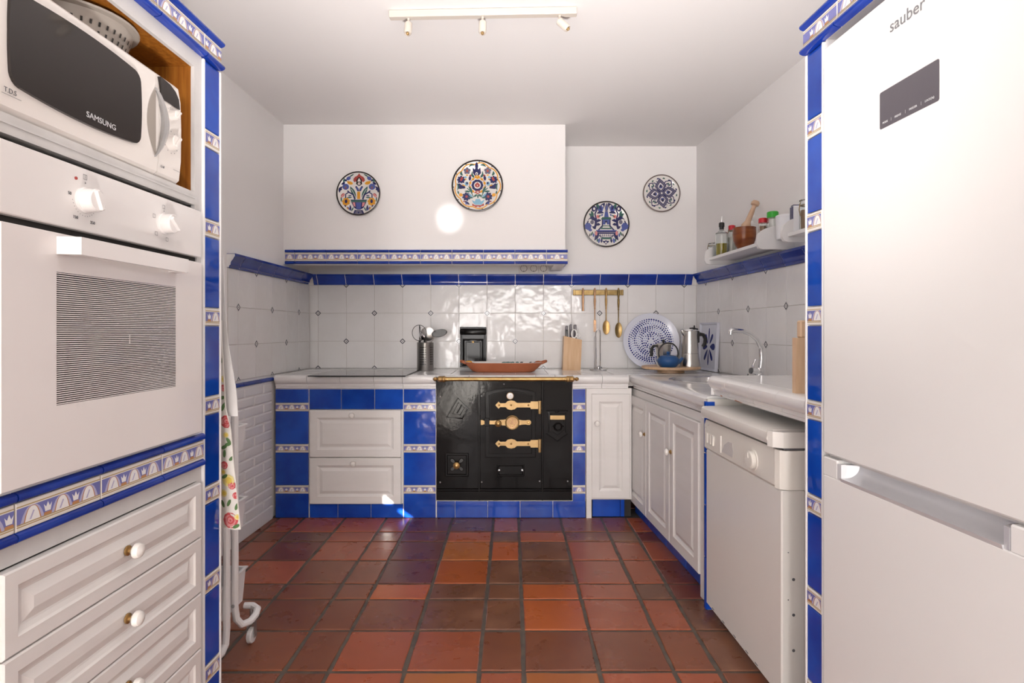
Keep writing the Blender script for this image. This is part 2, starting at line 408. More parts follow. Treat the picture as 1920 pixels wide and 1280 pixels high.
def ftile(x0, x1, y0, y1, kind):
    g = .0075; b = MB(); jit = lambda: rnd.uniform(-.0022, .0022)
    P = [(x0+g+jit(), y0+g+jit()), (x1-g+jit(), y0+g+jit()), (x1-g+jit(), y1-g+jit()), (x0+g+jit(), y1-g+jit())]
    Q = []
    for a, c in zip(P, P[1:]+P[:1]):      # slightly ragged edges
        Q.append(a)
        for t in (.25, .5, .75): Q.append((a[0]+(c[0]-a[0])*t+jit()*.7, a[1]+(c[1]-a[1])*t+jit()*.7))
    cx = (x0+x1)/2; cy = (y0+y1)/2; n = len(Q); tz = [rnd.uniform(-.0006, .0006) for _ in range(4)]
    vs = []
    for s_, z in ((0, -.012), (0, -.0022), (.0035, 0)):
        for q in Q:
            dx = cx-q[0]; dy = cy-q[1]; l = math.hypot(dx, dy)
            vs.append((q[0]+dx/l*s_-cx, q[1]+dy/l*s_-cy, z + (0 if z == -.012 else (q[0]-cx)*tz[0]*6+(q[1]-cy)*tz[1]*6)))
    fs = [(k*n+i, k*n+(i+1) % n, (k+1)*n+(i+1) % n, (k+1)*n+i) for k in range(2) for i in range(n)] + [[2*n+i for i in range(n)]]
    b.add(vs, fs); o = b.build('floor_tile', TM[kind], floor, (cx, cy, 0))
for ri in range(len(RY)-1):
    y1, y0 = RY[ri], RY[ri+1]
    for ci in range(len(CX)-1):
        x0, x1 = CX[ci], CX[ci+1]
        if x1 < -1.5 or x0 > 1.1 or y1 < 1.2: continue
        k = ci-(c0-4)
        kd = KIND[ri][k] if (ri in KIND and 0 <= k < 9) else rnd.choice('BBRRPD')
        lim = 1.09
        ftile(max(x0, -1.48), min(x1, lim), y0, y1, kd)

b = MB(); b.box(-2.0, 2.3, -6.7, 4.3, CEIL, CEIL+.1); struct(b, 'ceiling', M['plaster'], 'plain white plaster ceiling', cat='ceiling')
wb = MB().box(-1.75, 1.75, 0, .12, 0, CEIL); wall_back = struct(wb, 'wall_back', M['plaster'], 'white plaster back wall with tiled splashback', (0, YB, 0))
wl = MB(); wl.box(-.2, 4.2, 0, .1, 0, CEIL); wl.box(-6.7, -1.5, 0, .1, 0, CEIL); wl.box(-1.5, -.2, 0, .1, 2.15, CEIL)
wall_left = struct(wl, 'wall_left', M['plaster'], 'white side wall, tiled above painted brick, beside the oven tower', *LW)
wr = MB().box(-4.2, 6.7, 0, .1, 0, CEIL); wall_right = struct(wr, 'wall_right', M['plaster'], 'white side wall tiled behind the sink', *RW)
b = MB(); DR = (-1.35, -.6, 2.0); WN = (-.4, 1.6, 1.45); HA = (-.768, -.706, 2.230, 2.290); HB = (-.685, -.60, 2.137, 2.205)  # HA and HB are holes added to let in two small sun patches
b.box(-1.9, DR[0], 0, .06, 0, 2.1); b.box(DR[0], DR[1], 0, .06, DR[2], 2.1); b.box(DR[1], WN[0], 0, .06, 0, 2.1); b.box(WN[0], WN[1], 0, .06, 0, WN[2]); b.box(WN[0], WN[1], 0, .06, 2.0, 2.1); b.box(WN[1], 2.2, 0, .06, 0, 2.1)
b.box(-1.9, HA[0], 0, .06, 2.1, CEIL); b.box(HB[1], 2.2, 0, .06, 2.1, CEIL); b.box(HA[1], HB[0], 0, .06, 2.1, CEIL)
for h in (HA, HB): b.box(h[0], h[1], 0, .06, 2.1, h[2]); b.box(h[0], h[1], 0, .06, h[3], CEIL)
b.poly([(HA[1], HA[3]), (HA[0], HA[3]), (HA[1], HA[2]+.006)], -.06, 0); b.poly([(HB[1], HB[3]), (HB[0]+.02, HB[3]), (HB[1], HB[2]+.02)], -.06, 0); b.poly([(HB[0], HB[2]), (HB[1]-.02, HB[2]), (HB[0], HB[3]-.02)], -.06, 0)  # added prisms trim the sun holes so the patches fall slanted
struct(b, 'wall_rear', M['plaster'], 'white wall with terrace door and added sun holes behind the viewer', (0, YR-.06, 0))
b = MB(); b.box(-3, 3, -9.2, YR-.07, 2.02, 2.09); struct(b, 'sun_block_slab', M['plaster'], 'unseen roof slab added outside the rear wall to block sun', cat='roof')  # added slab keeps sun off most of the rear openings
b = MB()
for a, c in ((DR[0], DR[0]+.05), (DR[1]-.05, DR[1])): b.box(a, c, -.02, .08, 0, DR[2])
b.box(DR[0], DR[1], -.02, .08, DR[2]-.05, DR[2]); struct(b, 'door_1', M['wood_w'], 'white terrace door frame behind the viewer', (0, YR-.06, 0), cat='door')

# tiled splashback, rails
xs = [-1.369+.1988*k for k in range(14)]
tile_wall(wall_back, -1.43, 1.302, xs, ZS, 0)
rail(wall_back, -1.40, 1.27, [x for x in xs])
lx = [3.053+.2044*k for k in range(6)]
tile_wall(wall_left, 2.955, 4.06, [2.9]+lx, ZS, 1)
rail(wall_left, 2.947, 4.03, lx)
rx = [-(3.9-.2*k) for k in range(13)]
tile_wall(wall_right, -4.06, -1.62, rx, ZS, 1)
rail(wall_right, -4.03, -1.60, rx)
MIDR = [1.70+.2*k for k in range(9)]+[3.47]
for a, c in zip(MIDR, MIDR[1:]): bar(wall_left, a, c, .836, .024, .016)
b = MB(); b.box(1.7, 3.46, -.003, 0, 0, .825); b.build('brick_mortar', M['plaster'], wall_left)
bm_ = MB(); bm_.rings(.222, .0525, [(0, 0), (0, .004), (.004, .0085), (.007, .0095)]); brick = bm_.mesh('brick', M['cart'])
bh = MB(); bh.rings(.108, .0525, [(0, 0), (0, .004), (.004, .0085), (.007, .0095)]); brickh = bh.mesh('brick', M['cart'])
for r in range(13):
    z = .082+.0565*(r+.5); off = 0 if r % 2 else .1135; y = 3.46-.1135 if off else 3.46
    if off: place('brick', brickh, wall_left, (3.46-.057, 0, z))
    while y-.227 > 1.75:
        place('brick', brick, wall_left, (y-.1135, rnd.uniform(0, .002), z)); y -= .227
b = MB(); b.box(1.75, 3.46, -.014, 0, 0, .08, bev=.003); struct(b, 'baseboard_left', M['cart'], 'white skirting along the painted brick wall', *LW, cat='baseboard')

# chimney hood with tile border
hb = MB(); hb.box(-1.445, .337, 0, .07, 1.547, CEIL-.001); hb.box(.267, .337, .07, YB-3.64-.001, 1.547, CEIL-.001)
hood = struct(hb, 'wall_hood', M['plaster'], 'white plaster chimney hood with blue tile border', (0, 3.64, 0))
hx = [-1.432]+[-1.371+.1985*k for k in range(9)]+[.352]
hx = [x for i, x in enumerate(hx) if i == 0 or x-hx[i-1] > .03]
for a, c in zip(hx, hx[1:]):
    border(hood, a, c, 1.5925, y=0, h=.055); bar(hood, a, c, 1.629, .017, .016); bar(hood, a, c, 1.556, .017, .016)
b = MB(); b.box(.337, .351, 0, .40, 1.548, 1.637, bev=.003); b.build('end_trim', M['wtile'], hood)
# three wall sockets under the hood
for k, px in enumerate((982, 1000.5, 1019)):
    p = W(px, 503.5, YB); t = thing('wall_socket', ['white round socket nearest the stove side under the hood border', 'middle white round socket under the hood border', 'white round socket closest to the hood right end'][k], 'socket', (p.x, YB, 1.566), group='sockets under the hood')
    b = MB(); b.box(-.034, .034, -.010, 0, -.034, .034, bev=.003); b.build('plate', M['mw'], t)
    b = MB(); b.lathe([(.024, 0), (.024, .0125), (.021, .0125), (.021, .006)], 20, (0, 0, 0), 'w', 0, cap=False); b.lathe([(.0001, .0062), (.021, .0062)], 20, (0,0,0), 'w', 0, cap=False)
    b.tube([(.0228*math.cos(k*PI/12), -.0128, .0228*math.sin(k*PI/12)) for k in range(24)], .0016, 6, 2, closed=True)
    for dx in (-.009, 0, .009): b.lathe([(.0022, .006), (.0022, .007)], 8, (dx, 0, 0), 'w', 1)
    for dz in (-.019, .019): b.box(-.003, .003, -.0135, -.006, dz-.002, dz+.002, 1)
    b.build('insert', [M['mw'], M['black'], M['pbrown']], t)
# ------------------------------------------------------------------ cabinet pieces
def knob_me():
    if 'knob' not in _tc:
        b = MB(); b.lathe([(.011, 0), (.011, .003), (.006, .005), (.006, .012), (.008, .014)], 16, (0,0,0), 'w', 1)
        b.lathe([(.006, .012), (.012, .014), (.0165, .019), (.017, .024), (.0145, .030), (.008, .034), (.0002, .035)], 16, (0,0,0), 'w', 0)
        _tc['knob'] = b.mesh('knob', [M['porc'], M['brass']], smooth=True)
    return _tc['knob']
DOORR = lambda fr, t=.02: [(0, 0), (0, t-.003), (.003, t), (fr, t), (fr+.004, t-.004), (fr+.012, t-.008), (fr+.016, t-.009), (fr+.034, t-.002), (fr+.038, t-.002)]
def panel(name, parent, x0, x1, z0, z1, fr=.03, knob=None, t=.02, y=0, mt='wood_w', label=None):
    b = MB(); b.rings(x1-x0, z1-z0, DOORR(fr, t)); o = b.build(name, M[mt], parent, ((x0+x1)/2, y, (z0+z1)/2))
    if knob: place('knob', knob_me(), o, (knob[0]-(x0+x1)/2, -t, knob[1]-(z0+z1)/2))
    return o
SZ = [1.66-.2475*k for k in range(8)]        # heights of the small border tiles on the blue piers
def pier(parent, x0, x1, ztop, zbot=0, y=0, phase=0, strips=SZ):
    z = ztop
    for s in [s for s in strips if zbot+.03 < s < ztop]:
        if z-(s+.025) > .008: tile(parent, x0, x1, s+.025, z, 'blue', .008, y)
        border(parent, x0, x1, s, y, .05, phase); z = s-.025
    if z-zbot > .008: tile(parent, x0, x1, zbot, z, 'blue', .008, y)

# ------------------------------------------------------------------ oven tower on the left
LT = ((-.889, 0, 0), PI/2-AL)
tw = thing('oven_tower', 'tall white built-in tower with blue tile edging holding oven and microwave', 'cabinet', *LT)
b = MB()
b.box(1.576, 1.665, .0, .61, 0, 1.955)                    # end pier
b.box(.84, .905, 0, .61, 0, 1.955)                       # near side
b.box(.905, 1.574, .58, .61, 0, 1.955)                    # back
b.box(.905, 1.574, .0, .58, 1.848, 1.955)                 # head
b.box(.905, 1.574, .02, .58, .735, .75); b.box(.905, 1.574, .02, .58, .0, .09)
b.build('carcass', M['plaster'], tw)
b = MB(); b.box(1.5415, 1.576, -.004, .006, 1.452, 1.874); b.box(.945, 1.5415, -.004, .006, 1.833, 1.874); b.box(.905, .920, -.004, .006, 1.452, 1.874)
b.box(.920, 1.5415, -.004, .05, 1.462, 1.497); b.box(.920, 1.5415, -.007, .01, 1.479, 1.483)
b.box(1.553, 1.576, -.003, .03, .09, 1.452); b.box(.905, .948, -.003, .03, .09, 1.452); b.box(.948, 1.553, -.003, .03, .722, .757)
b.build('face_frame', M['frame_g'], tw)
b = MB(); b.box(.92, 1.5415, .05, .56, 1.485, 1.497); b.box(1.5415, 1.553, .006, .56, 1.485, 1.845); b.box(.91, .92, .006, .56, 1.497, 1.845); b.box(.92, 1.553, .56, .572, 1.485, 1.845); b.box(.92, 1.5415, .006, .56, 1.833, 1.845)
b.build('niche_lining', M['orangewood'], tw)
b = MB(); b.lathe([(.004, 0), (.004, .012), (.009, .016), (.011, .022), (.008, .029), (.001, .031)], 12, (0,0,0), 'w'); b.build('peg', M['porc'], tw, (1.541, .06, 1.687), (0, 0, -PI/2), smooth=True)
pier(tw, 1.584, 1.661, 1.872, 0, 0, 0.015)
b = MB(); b.box(1.576, 1.584, -.010, 0, 0, 1.872, bev=.002); b.box(1.661, 1.669, -.010, .02, 0, 1.872, bev=.002); b.build('edge_strip', M['ctile'], tw)
cxs = [.84, .97, 1.17, 1.37, 1.57, 1.660]
for a, c in zip(cxs, cxs[1:]):
    border(tw, a, c, 1.9145, -.006, .05); bar(tw, a, c, 1.9475, .017, .022, -.004); bar(tw, a, c, 1.8815, .017, .022, -.004)
bxs = [.90, .99, 1.19, 1.39, 1.572]
for a, c in zip(bxs, bxs[1:]):
    border(tw, a, c, .803, -.004, .053); bar(tw, a, c, .838, .018, .016, -.003); bar(tw, a, c, .768, .018, .016, -.003)
b = MB(); b.box(.905, 1.572, -.004, .02, .757, .850); b.build('tile_backing', M['ctile'], tw)
for k in range(4):
    z1 = .718-.1485*k; z0 = z1-.1455
    panel('drawer', tw, .962, 1.551, z0, z1, .028, (1.262, (z0+z1)/2), .018)
# oven
ov = thing('built_in_oven', 'white glass built-in oven with striped window under the microwave', 'oven', *LT)
b = MB(); b.box(.950, 1.551, .0, .55, .853, 1.452); b.build('body', M['dark'], ov)
b = MB(); b.box(.952, 1.546, -.020, -.002, 1.322, 1.446, bev=.002); cp = b.build('control_panel', M['enamel'], ov)
K1, K2, KZ = 1.137, 1.384, 1.383
for x, nm in ((K1, 0), (K2, 1)):
    b = MB(); b.lathe([(.0255, 0), (.0255, .004), (.0235, .006), (.0225, .026), (.020, .028), (.0002, .028)], 24, (0,0,0), 'w'); b.box(-.005, .005, -.034, -.026, -.020, .020, bev=.002)
    b.build('knob', M['enamel'], cp, (x, -.020, KZ), (0, -.9 if nm else -.4, 0), smooth=True)
b = MB(); b.base = .0202
for k in range(18):
    a = PI*1.05+PI*1.1*k/17; r = .031; cx, cz = K1+r*math.cos(a), KZ+r*math.sin(a)
    b.flat([(cx-.0007, cz-.0007), (cx+.0007, cz-.0007), (cx+.0007, cz+.0007), (cx-.0007, cz+.0007)])
def sq(b, x, z, s, lw=.0008):
    for q in ([(x-s,z-s),(x+s,z-s),(x+s,z-s+lw),(x-s,z-s+lw)], [(x-s,z+s-lw),(x+s,z+s-lw),(x+s,z+s),(x-s,z+s)], [(x-s,z-s),(x-s+lw,z-s),(x-s+lw,z+s),(x-s,z+s)], [(x+s-lw,z-s),(x+s,z-s),(x+s,z+s),(x+s-lw,z+s)]): b.flat(q)
sq(b, K1, KZ+.046, .0050); b.flat([(K1-.0004,KZ+.043),(K1+.0004,KZ+.043),(K1+.0004,KZ+.049),(K1-.0004,KZ+.049)])
for dx, dz in ((0, .040), (-.036, .012), (-.028, -.028), (.012, -.036)): sq(b, K2+dx, KZ+dz, .0045)
b.flat([(K1-.0018,KZ+.033),(K1+.0018,KZ+.033),(K1,KZ+.037)]); b.flat([(K2-.0018,KZ+.029),(K2+.0018,KZ+.029),(K2,KZ+.033)])
b.build('printed_marks', M['ink'], cp)['kind'] = 'stuff'
for s_, x, z in (('50', K1-.038, KZ+.003), ('150', K1-.024, KZ-.040), ('250', K1+.020, KZ-.043)): text(s_, .0085, M['ink'], cp, (x, -.0206, z))
b = MB(); b.lathe([(.003, 0), (.003, .002), (.0002, .003)], 10, (0,0,0), 'w'); b.build('pilot_light', M['dred'], cp, (K1-.023, -.020, KZ+.038))
b = MB(); b.box(.952, 1.546, -.022, -.002, .855, 1.308, bev=.002); dr = b.build('oven_door', M['oven_glass'], ov)
b = MB(); b.base = .0222; O0, O1, OZ0, OZ1 = 1.066, 1.429, .988, 1.235; b.flat([(O0, OZ0), (O1, OZ0), (O1, OZ1), (O0, OZ1)], 0)
n = 62
for k in range(n):
    z = OZ0+(OZ1-OZ0)*(k+.5)/n; h = (OZ1-OZ0)/n*.24
    b.flat([(O0, z-h), (O1, z-h), (O1, z+h), (O0, z+h)], 1, .0223)
b.flat([(1.262, 1.098), (1.264, 1.098), (1.264, 1.118), (1.262, 1.118)], 1, .0224)
b.build('striped_window', [M['blackglass'], M['oven_glass']], dr)['kind'] = 'stuff'
b = MB(); b.polyz([(1.075, -.062), (1.417, -.062), (1.432, -.022), (1.400, -.022), (1.392, -.048), (1.100, -.048), (1.095, -.022), (1.066, -.022)], 1.268, 1.301); b.build('handle', M['enamel'], dr)
# microwave
mw = thing('microwave_oven', 'white countertop microwave with dark window in the wooden niche', 'microwave', (-.889-.018*math.sin(AL), -.018, -.004), PI/2-AL)
b = MB(); b.box(.965, 1.485, .02, .38, 1.505, 1.752, bev=.006); b.build('body', M['mw'], mw)
def bulge(x0, x1, z0, z1, d=.022, n=10):
    # front shell that swells towards the viewer
    g = MB(); vs = []; fs = []
    for j in range(n+1):
        for i in range(n+1):
            u = i/n; v = j/n; X = x0+(x1-x0)*u; Z = z0+(z1-z0)*v
            e = (1-(2*u-1)**4)*.35+(1-(2*v-1)**4)*.65
            vs.append((X, .022-.022*min(1, 8*min(v, 1-v)+.2) - d*.3*e, Z))
    for j in range(n):
        for i in range(n): a = j*(n+1)+i; fs.append((a, a+1, a+n+2, a+n+1))
    return g.add(vs, fs)
fw = lambda z: .012
b = MB(); b.polyx([(.022, 1.503), (.004, 1.503), (-.006, 1.512), (-.011, 1.56), (-.012, 1.64), (-.010, 1.71), (-.004, 1.745), (.006, 1.754), (.022, 1.754)], .963, 1.3985); md = b.build('door', M['mw'], mw, smooth=True)
def barrel(x0, x1, z0, z1, bul, r, n=10):
    pts = []
    cs = [(x0+r, z0+r, PI), (x1-r, z0+r, 1.5*PI), (x1-r, z1-r, 0), (x0+r, z1-r, .5*PI)]
    for cx, cz, a0 in cs:
        for k in range(5): a = a0+PI/2*k/4; pts.append((cx+r*math.cos(a), cz+r*math.sin(a)))
    out = []
    for x, z in pts: out.append((x, z))
    # bulge long sides
    res = []
    for i, p in enumerate(out):
        q = out[(i+1) % len(out)]; res.append(p)
        if math.hypot(p[0]-q[0], p[1]-q[1]) > .05:
            for k in range(1, n): t = k/n; res.append((p[0]+(q[0]-p[0])*t, p[1]+(q[1]-p[1])*t))
    cx = (x0+x1)/2; cz = (z0+z1)/2; hw = (x1-x0)/2; hz = (z1-z0)/2
    return [(x+math.copysign(bul*.5*(1-((z-cz)/hz)**2), x-cx)*(abs(x-cx)/hw)**6, z+math.copysign(bul*(1-((x-cx)/hw)**2), z-cz)*(abs(z-cz)/hz)**3) for x, z in res]
b = MB(); b.poly(barrel(.998, 1.325, 1.552, 1.712, .010, .018), -.004, .0165, 0); g = b.build('window', M['blackglass'], md)
text('SAMSUNG', .0165, M['inkl'], md, (1.205, -.0168, 1.556), sx=1.1)
b = MB(); b.polyx([(.022, 1.503), (.004, 1.503), (-.006, 1.512), (-.011, 1.56), (-.012, 1.64), (-.010, 1.71), (-.004, 1.745), (.006, 1.754), (.022, 1.754)], 1.4005, 1.487)
pn = b.build('control_panel', M['mw'], mw, smooth=True)
b = MB(); b.poly([(1.403, 1.690), (1.468, 1.690), (1.480, 1.690), (1.4755, 1.713), (1.462, 1.728), (1.440, 1.737), (1.403, 1.741)], -.002, .0135); b.build('display', M['blackglass'], pn)
for x, z, r in ((1.447, 1.664, .0125), (1.444, 1.596, .019)):
    b = MB(); b.lathe([(r*1.05, 0), (r, .003), (r*.9, .016), (r*.75, .018), (.0002, .018)], 20, (0,0,0), 'w'); b.box(-r*.18, r*.18, -.023, -.016, -r*.85, r*.85, bev=.001)
    b.build('knob', M['mw'], pn, (x, -.011, z), (0, .7, 0), smooth=True)
b = MB(); b.base = .0128
for k in range(12):
    a = 2*PI*k/12; cx = 1.444+.027*math.cos(a); cz = 1.596+.027*math.sin(a); b.flat([(cx-.0012, cz-.001), (cx+.0012, cz-.001), (cx+.0012, cz+.001), (cx-.0012, cz+.001)])
for k in range(5):
    a = .3+PI*.7*k/4; cx = 1.447+.018*math.cos(a); cz = 1.664+.018*math.sin(a); b.flat([(cx-.001, cz-.0008), (cx+.001, cz-.0008), (cx+.001, cz+.0008), (cx-.001, cz+.0008)])
b.flat([(1.4515, 1.531), (1.4815, 1.531), (1.4815, 1.5318), (1.4515, 1.5318)])
b.build('dial_marks', M['ink'], pn)['kind'] = 'stuff'
text('Grill', .008, M['ink'], pn, (1.411, -.0115, 1.524), shear=.3); text('T.D.S', .012, M['ink'], md, (1.000, -.0118, 1.534), sx=.9)
b = MB(); b.base = .0112; b.flat([(.984, 1.530), (1.022, 1.530), (1.022, 1.5308), (.984, 1.5308)]); b.build('underline', M['ink'], md)
b = MB()   # crescent handle
pts = []; n = 18
out = []; inn = []
for k in range(n+1):
    t = -1+2*k/n; z = 1.625+.082*t; out.append((1.386+.021*(1-t*t)*1, z)); inn.append((1.384+.004*(1-t*t), z))
for k in range(n):
    t0 = -1+2*k/n; t1 = -1+2*(k+1)/n; d0 = .014+.026*(1-t0*t0)**.8; d1 = .014+.026*(1-t1*t1)**.8
    a0, a1, c0_, c1_ = inn[k], inn[k+1], out[k], out[k+1]
    b.add([(a0[0], -d0, a0[1]), (c0_[0], -d0*.8, c0_[1]), (c1_[0], -d1*.8, c1_[1]), (a1[0], -d1, a1[1]), (a0[0], -d0+.007, a0[1]), (c0_[0], -.010, c0_[1]), (c1_[0], -.010, c1_[1]), (a1[0], -d1+.007, a1[1])],
          [(0,1,2,3), (4,7,6,5), (0,3,7,4), (1,5,6,2)])
b.build('handle', M['silver'], md, smooth=True)
b = MB(); pts = [(1.384-.030*(1-(-1+2*k/16)**2), 1.625+.080*(-1+2*k/16)) for k in range(17)]; b.base = .0122; b.flat(pts+[(1.386, 1.705), (1.386, 1.545)], 0); b.build('grip_recess', M['plastic_g'], md)
b = MB()
for x in (.99, 1.46):
    for y in (.04, .34): b.lathe([(.012, 1.4975), (.012, 1.506)], 10, (x, y, 0), 'z')
b.build('foot', M['black'], mw)
# colander on the microwave
cl = thing('colander', 'beige grey plastic colander upright on top of the microwave', 'colander', *LT)
b = MB(); c = (1.305, .135, 1.7495)
b.lathe([(.085, 0), (.088, .006), (.094, .010), (.112, .068), (.124, .070), (.126, .074), (.122, .0755), (.110, .073), (.093, .015), (.0002, .012)], 36, c, 'z', 0, cap=True)
b.build('bowl', M['plastic_g'], cl, smooth=True)
b = MB()
for k in range(40):
    a = 2*PI*k/40; ca, sa = math.cos(a), math.sin(a)
    for h in (.022, .040):
        r = .0945+.018*(h-.010)/.058+.0015
        b.add([(c[0]+r*ca+sa*s*.0022, c[1]+r*sa-ca*s*.0022, c[2]+h+z) for s, z in ((-1, 0), (1, 0))]+[(c[0]+(r+.003)*ca+sa*s*.0022, c[1]+(r+.003)*sa-ca*s*.0022, c[2]+h+.009) for s in (1, -1)], [(0,1,2,3)])
b.build('slots', M['dark'], cl)['kind'] = 'stuff'
# ------------------------------------------------------------------ tiled base, counter, cabinets along the back wall
Z = lambda py, Y=YF: CAMH-(py-620)*Y/F
X = lambda px, Y=YF: (px-960)*Y/F
BS = [.667, .4185, .171]
ba = thing('masonry_counter', 'blue and white tiled masonry base around the iron stove', 'counter base', (0, YF, 0))
b = MB()
b.box(-1.426, X(580), .0, .58, 0, .78); b.box(X(580), X(756), .0, .58, Z(767), .78); b.box(X(580), X(756), .0, .58, 0, Z(944)); b.box(X(756), X(818), 0, .58, 0, .78)
b.box(X(818), X(1073), 0, .58, 0, Z(938)); b.box(X(1073), X(1098), 0, .58, 0, .78); b.box(-1.426, X(1098), .57, .585, 0, .775)
b.build('masonry', M['cream'], ba)
pier(ba, X(517), X(579.5), .776, 0, 0, 0, BS); pier(ba, X(757), X(817.5), .776, 0, 0, 0, BS); pier(ba, X(1073.5), X(1097.5), .776, Z(940), 0, 0, BS)
for a, c in ((580.5, 640.5), (640.5, 703), (703, 756.5)): tile(ba, X(a), X(c), Z(767), .776)
for a, c in ((581, 634), (634, 696), (696, 756.5)): tile(ba, X(a), X(c), 0, Z(944))
for a, c in ((819, 853.5), (853.5, 914.5), (914.5, 975), (975, 1036.5), (1036.5, 1098)): tile(ba, X(a), X(c), 0, Z(938.5))
# drawer unit
du = thing('drawer_cabinet', 'white two-drawer cabinet set in blue tiles left of the stove', 'cabinet', (0, YF, 0))
b = MB(); b.box(X(581), X(755.5), .0, .5, Z(943), Z(767.5)); b.build('body', M['wood_w'], du)
panel('drawer', du, X(582), X(753), Z(855.5), Z(768), .045, (X(663), Z(777)), .02)
panel('drawer', du, X(582), X(753), Z(943), Z(857), .045, (X(665), Z(867)), .02)
# corner cabinet
cc = thing('corner_cabinet', 'narrow white cabinet with one knob right of the stove', 'cabinet', (0, YF, 0))
b = MB(); b.box(X(1099), X(1184), .0, .5, Z(936), .78); b.box(X(1099), X(1108.5), -.012, .0, 0, .775); b.box(X(1108.5), X(1184), -.003, 0, Z(737), .775); b.build('body', M['wood_w'], cc)
panel('door', cc, X(1108.5), X(1180), Z(933), Z(738), .045, (X(1118), Z(792)), .02)
tile(cc, X(1111), X(1164), .0, Z(937), y=.02); tile(cc, X(1164), X(1172), .0, Z(937), y=.02)
b = MB(); b.box(X(1110), X(1184), .02, .05, 0, Z(936)); b.build('plinth', M['dark'], cc)
# sink cabinet (right run)
RC = ((.976, 0, 0), -PI/2+AW)
sc_ = thing('sink_cabinet', 'white three-door cabinet with blue plinth below the sink', 'cabinet', *RC)
b = MB(); b.box(-3.60, -2.42, 0, .55, .09, .775); b.box(-3.60, -3.585, -.004, 0, 0, .775); b.box(-3.60, -2.42, -.004, 0, .738, .775); b.box(-2.452, -2.42, -.012, 0, .0, .775)
b.build('body', M['wood_w'], sc_)
panel('door', sc_, -3.578, -3.204, .092, .735, .05, (-3.225, .548)); panel('door', sc_, -3.198, -2.822, .092, .735, .05); panel('door', sc_, -2.816, -2.456, .092, .735, .05, (-2.795, .54))
for a, c in ((-3.58, -3.3), (-3.3, -3.0), (-3.0, -2.72), (-2.72, -2.42)): tile(sc_, a, c, 0, .088, y=.035)
b = MB(); b.box(-3.58, -2.42, .036, .07, 0, .09); b.build('plinth', M['cream'], sc_)
# blue tiled end post between sink cabinet and dishwasher
pp = thing('tiled_post', 'narrow blue tiled post between sink cabinet and dishwasher', 'post', *RC)
b = MB(); b.box(-2.352, -2.332, -.030, .5, 0, .85); b.build('core', M['cream'], pp)
b = MB(); b.box(-.003, 0, -.034, -.002, .002, .2085, bev=.001); pm = b.mesh('tile', M['blue'])
for k, z in enumerate((0, .2105, .421, .6315)):
    tile(pp, -2.352, -2.331, z, z+.2105, y=-.030); place('tile', pm, pp, (-2.328, 0, z))

# worktop: tiled surface, bull-nosed front tiles
NOSE = lambda h, d: [(d, 0), (0, 0), (-.006, .004), (-.006, h*.16), (-.010, h*.20), (-.010, h*.34), (-.018, h*.40), (-.027, h*.52), (-.032, h*.68), (-.029, h*.86), (-.020, h*.96), (-.006, h), (d, h)]
def nose(parent, xs, z0, h, y=0, d=.03):
    for a, c in zip(xs, xs[1:]):
        k = ('nose', round(c-a, 4), h)
        if k not in _tc:
            b = MB(); b.polyx(NOSE(h, d), -(c-a-.002)/2, (c-a-.002)/2); _tc[k] = b.mesh('edge_tile', M['ctile'], smooth=True)
        place('edge_tile', _tc[k], parent, ((a+c)/2, y, z0))
TOP = .860
wt = thing('worktop', 'long white glazed tile worktop with bullnose edge over stove and sink', 'worktop', (0, YF, 0))
nx = [-1.424, X(578), X(640), X(702.5), X(756), X(818), X(880), X(942), X(1004), X(1040), X(1128), .70]
nose(wt, nx[:6], .778, TOP-.778, 0, .03); nose(wt, nx[5:10]+[X(1073)], .832, TOP-.832, 0, .03); nose(wt, [X(1073), X(1128), .70], .778, TOP-.778, 0, .03)
b = MB(); b.box(-1.426, 1.31, .03, YB-YF-.004, .79, TOP-.004); b.build('mortar_bed', M['grout'], wt)
_tt = {}
def toptile(parent, x0, x1, y0, y1, z, avoid=None):
    w = x1-x0-.0025; h = y1-y0-.0025
    if w < .01 or h < .01: return
    k = (round(w, 4), round(h, 4))
    if k not in _tt:
        b = MB(); b.polyz([(-w/2, -h/2), (w/2, -h/2), (w/2, h/2), (-w/2, h/2)], -.008, -.001); b.polyz([(-w/2+.002, -h/2+.002), (w/2-.002, -h/2+.002), (w/2-.002, h/2-.002), (-w/2+.002, h/2-.002)], -.001, 0)
        _tt[k] = b.mesh('counter_tile', M['ctile'])
    place('counter_tile', _tt[k], parent, ((x0+x1)/2, (y0+y1)/2, z))
ex = [-1.426]+[-1.369+.1988*k for k in range(14)]+[1.30]
for a, c in zip(ex, ex[1:]):
    for y0, y1 in ((.03, .196), (.196, .396), (.396, .594)):
        toptile(wt, a, c, y0, y1, TOP)
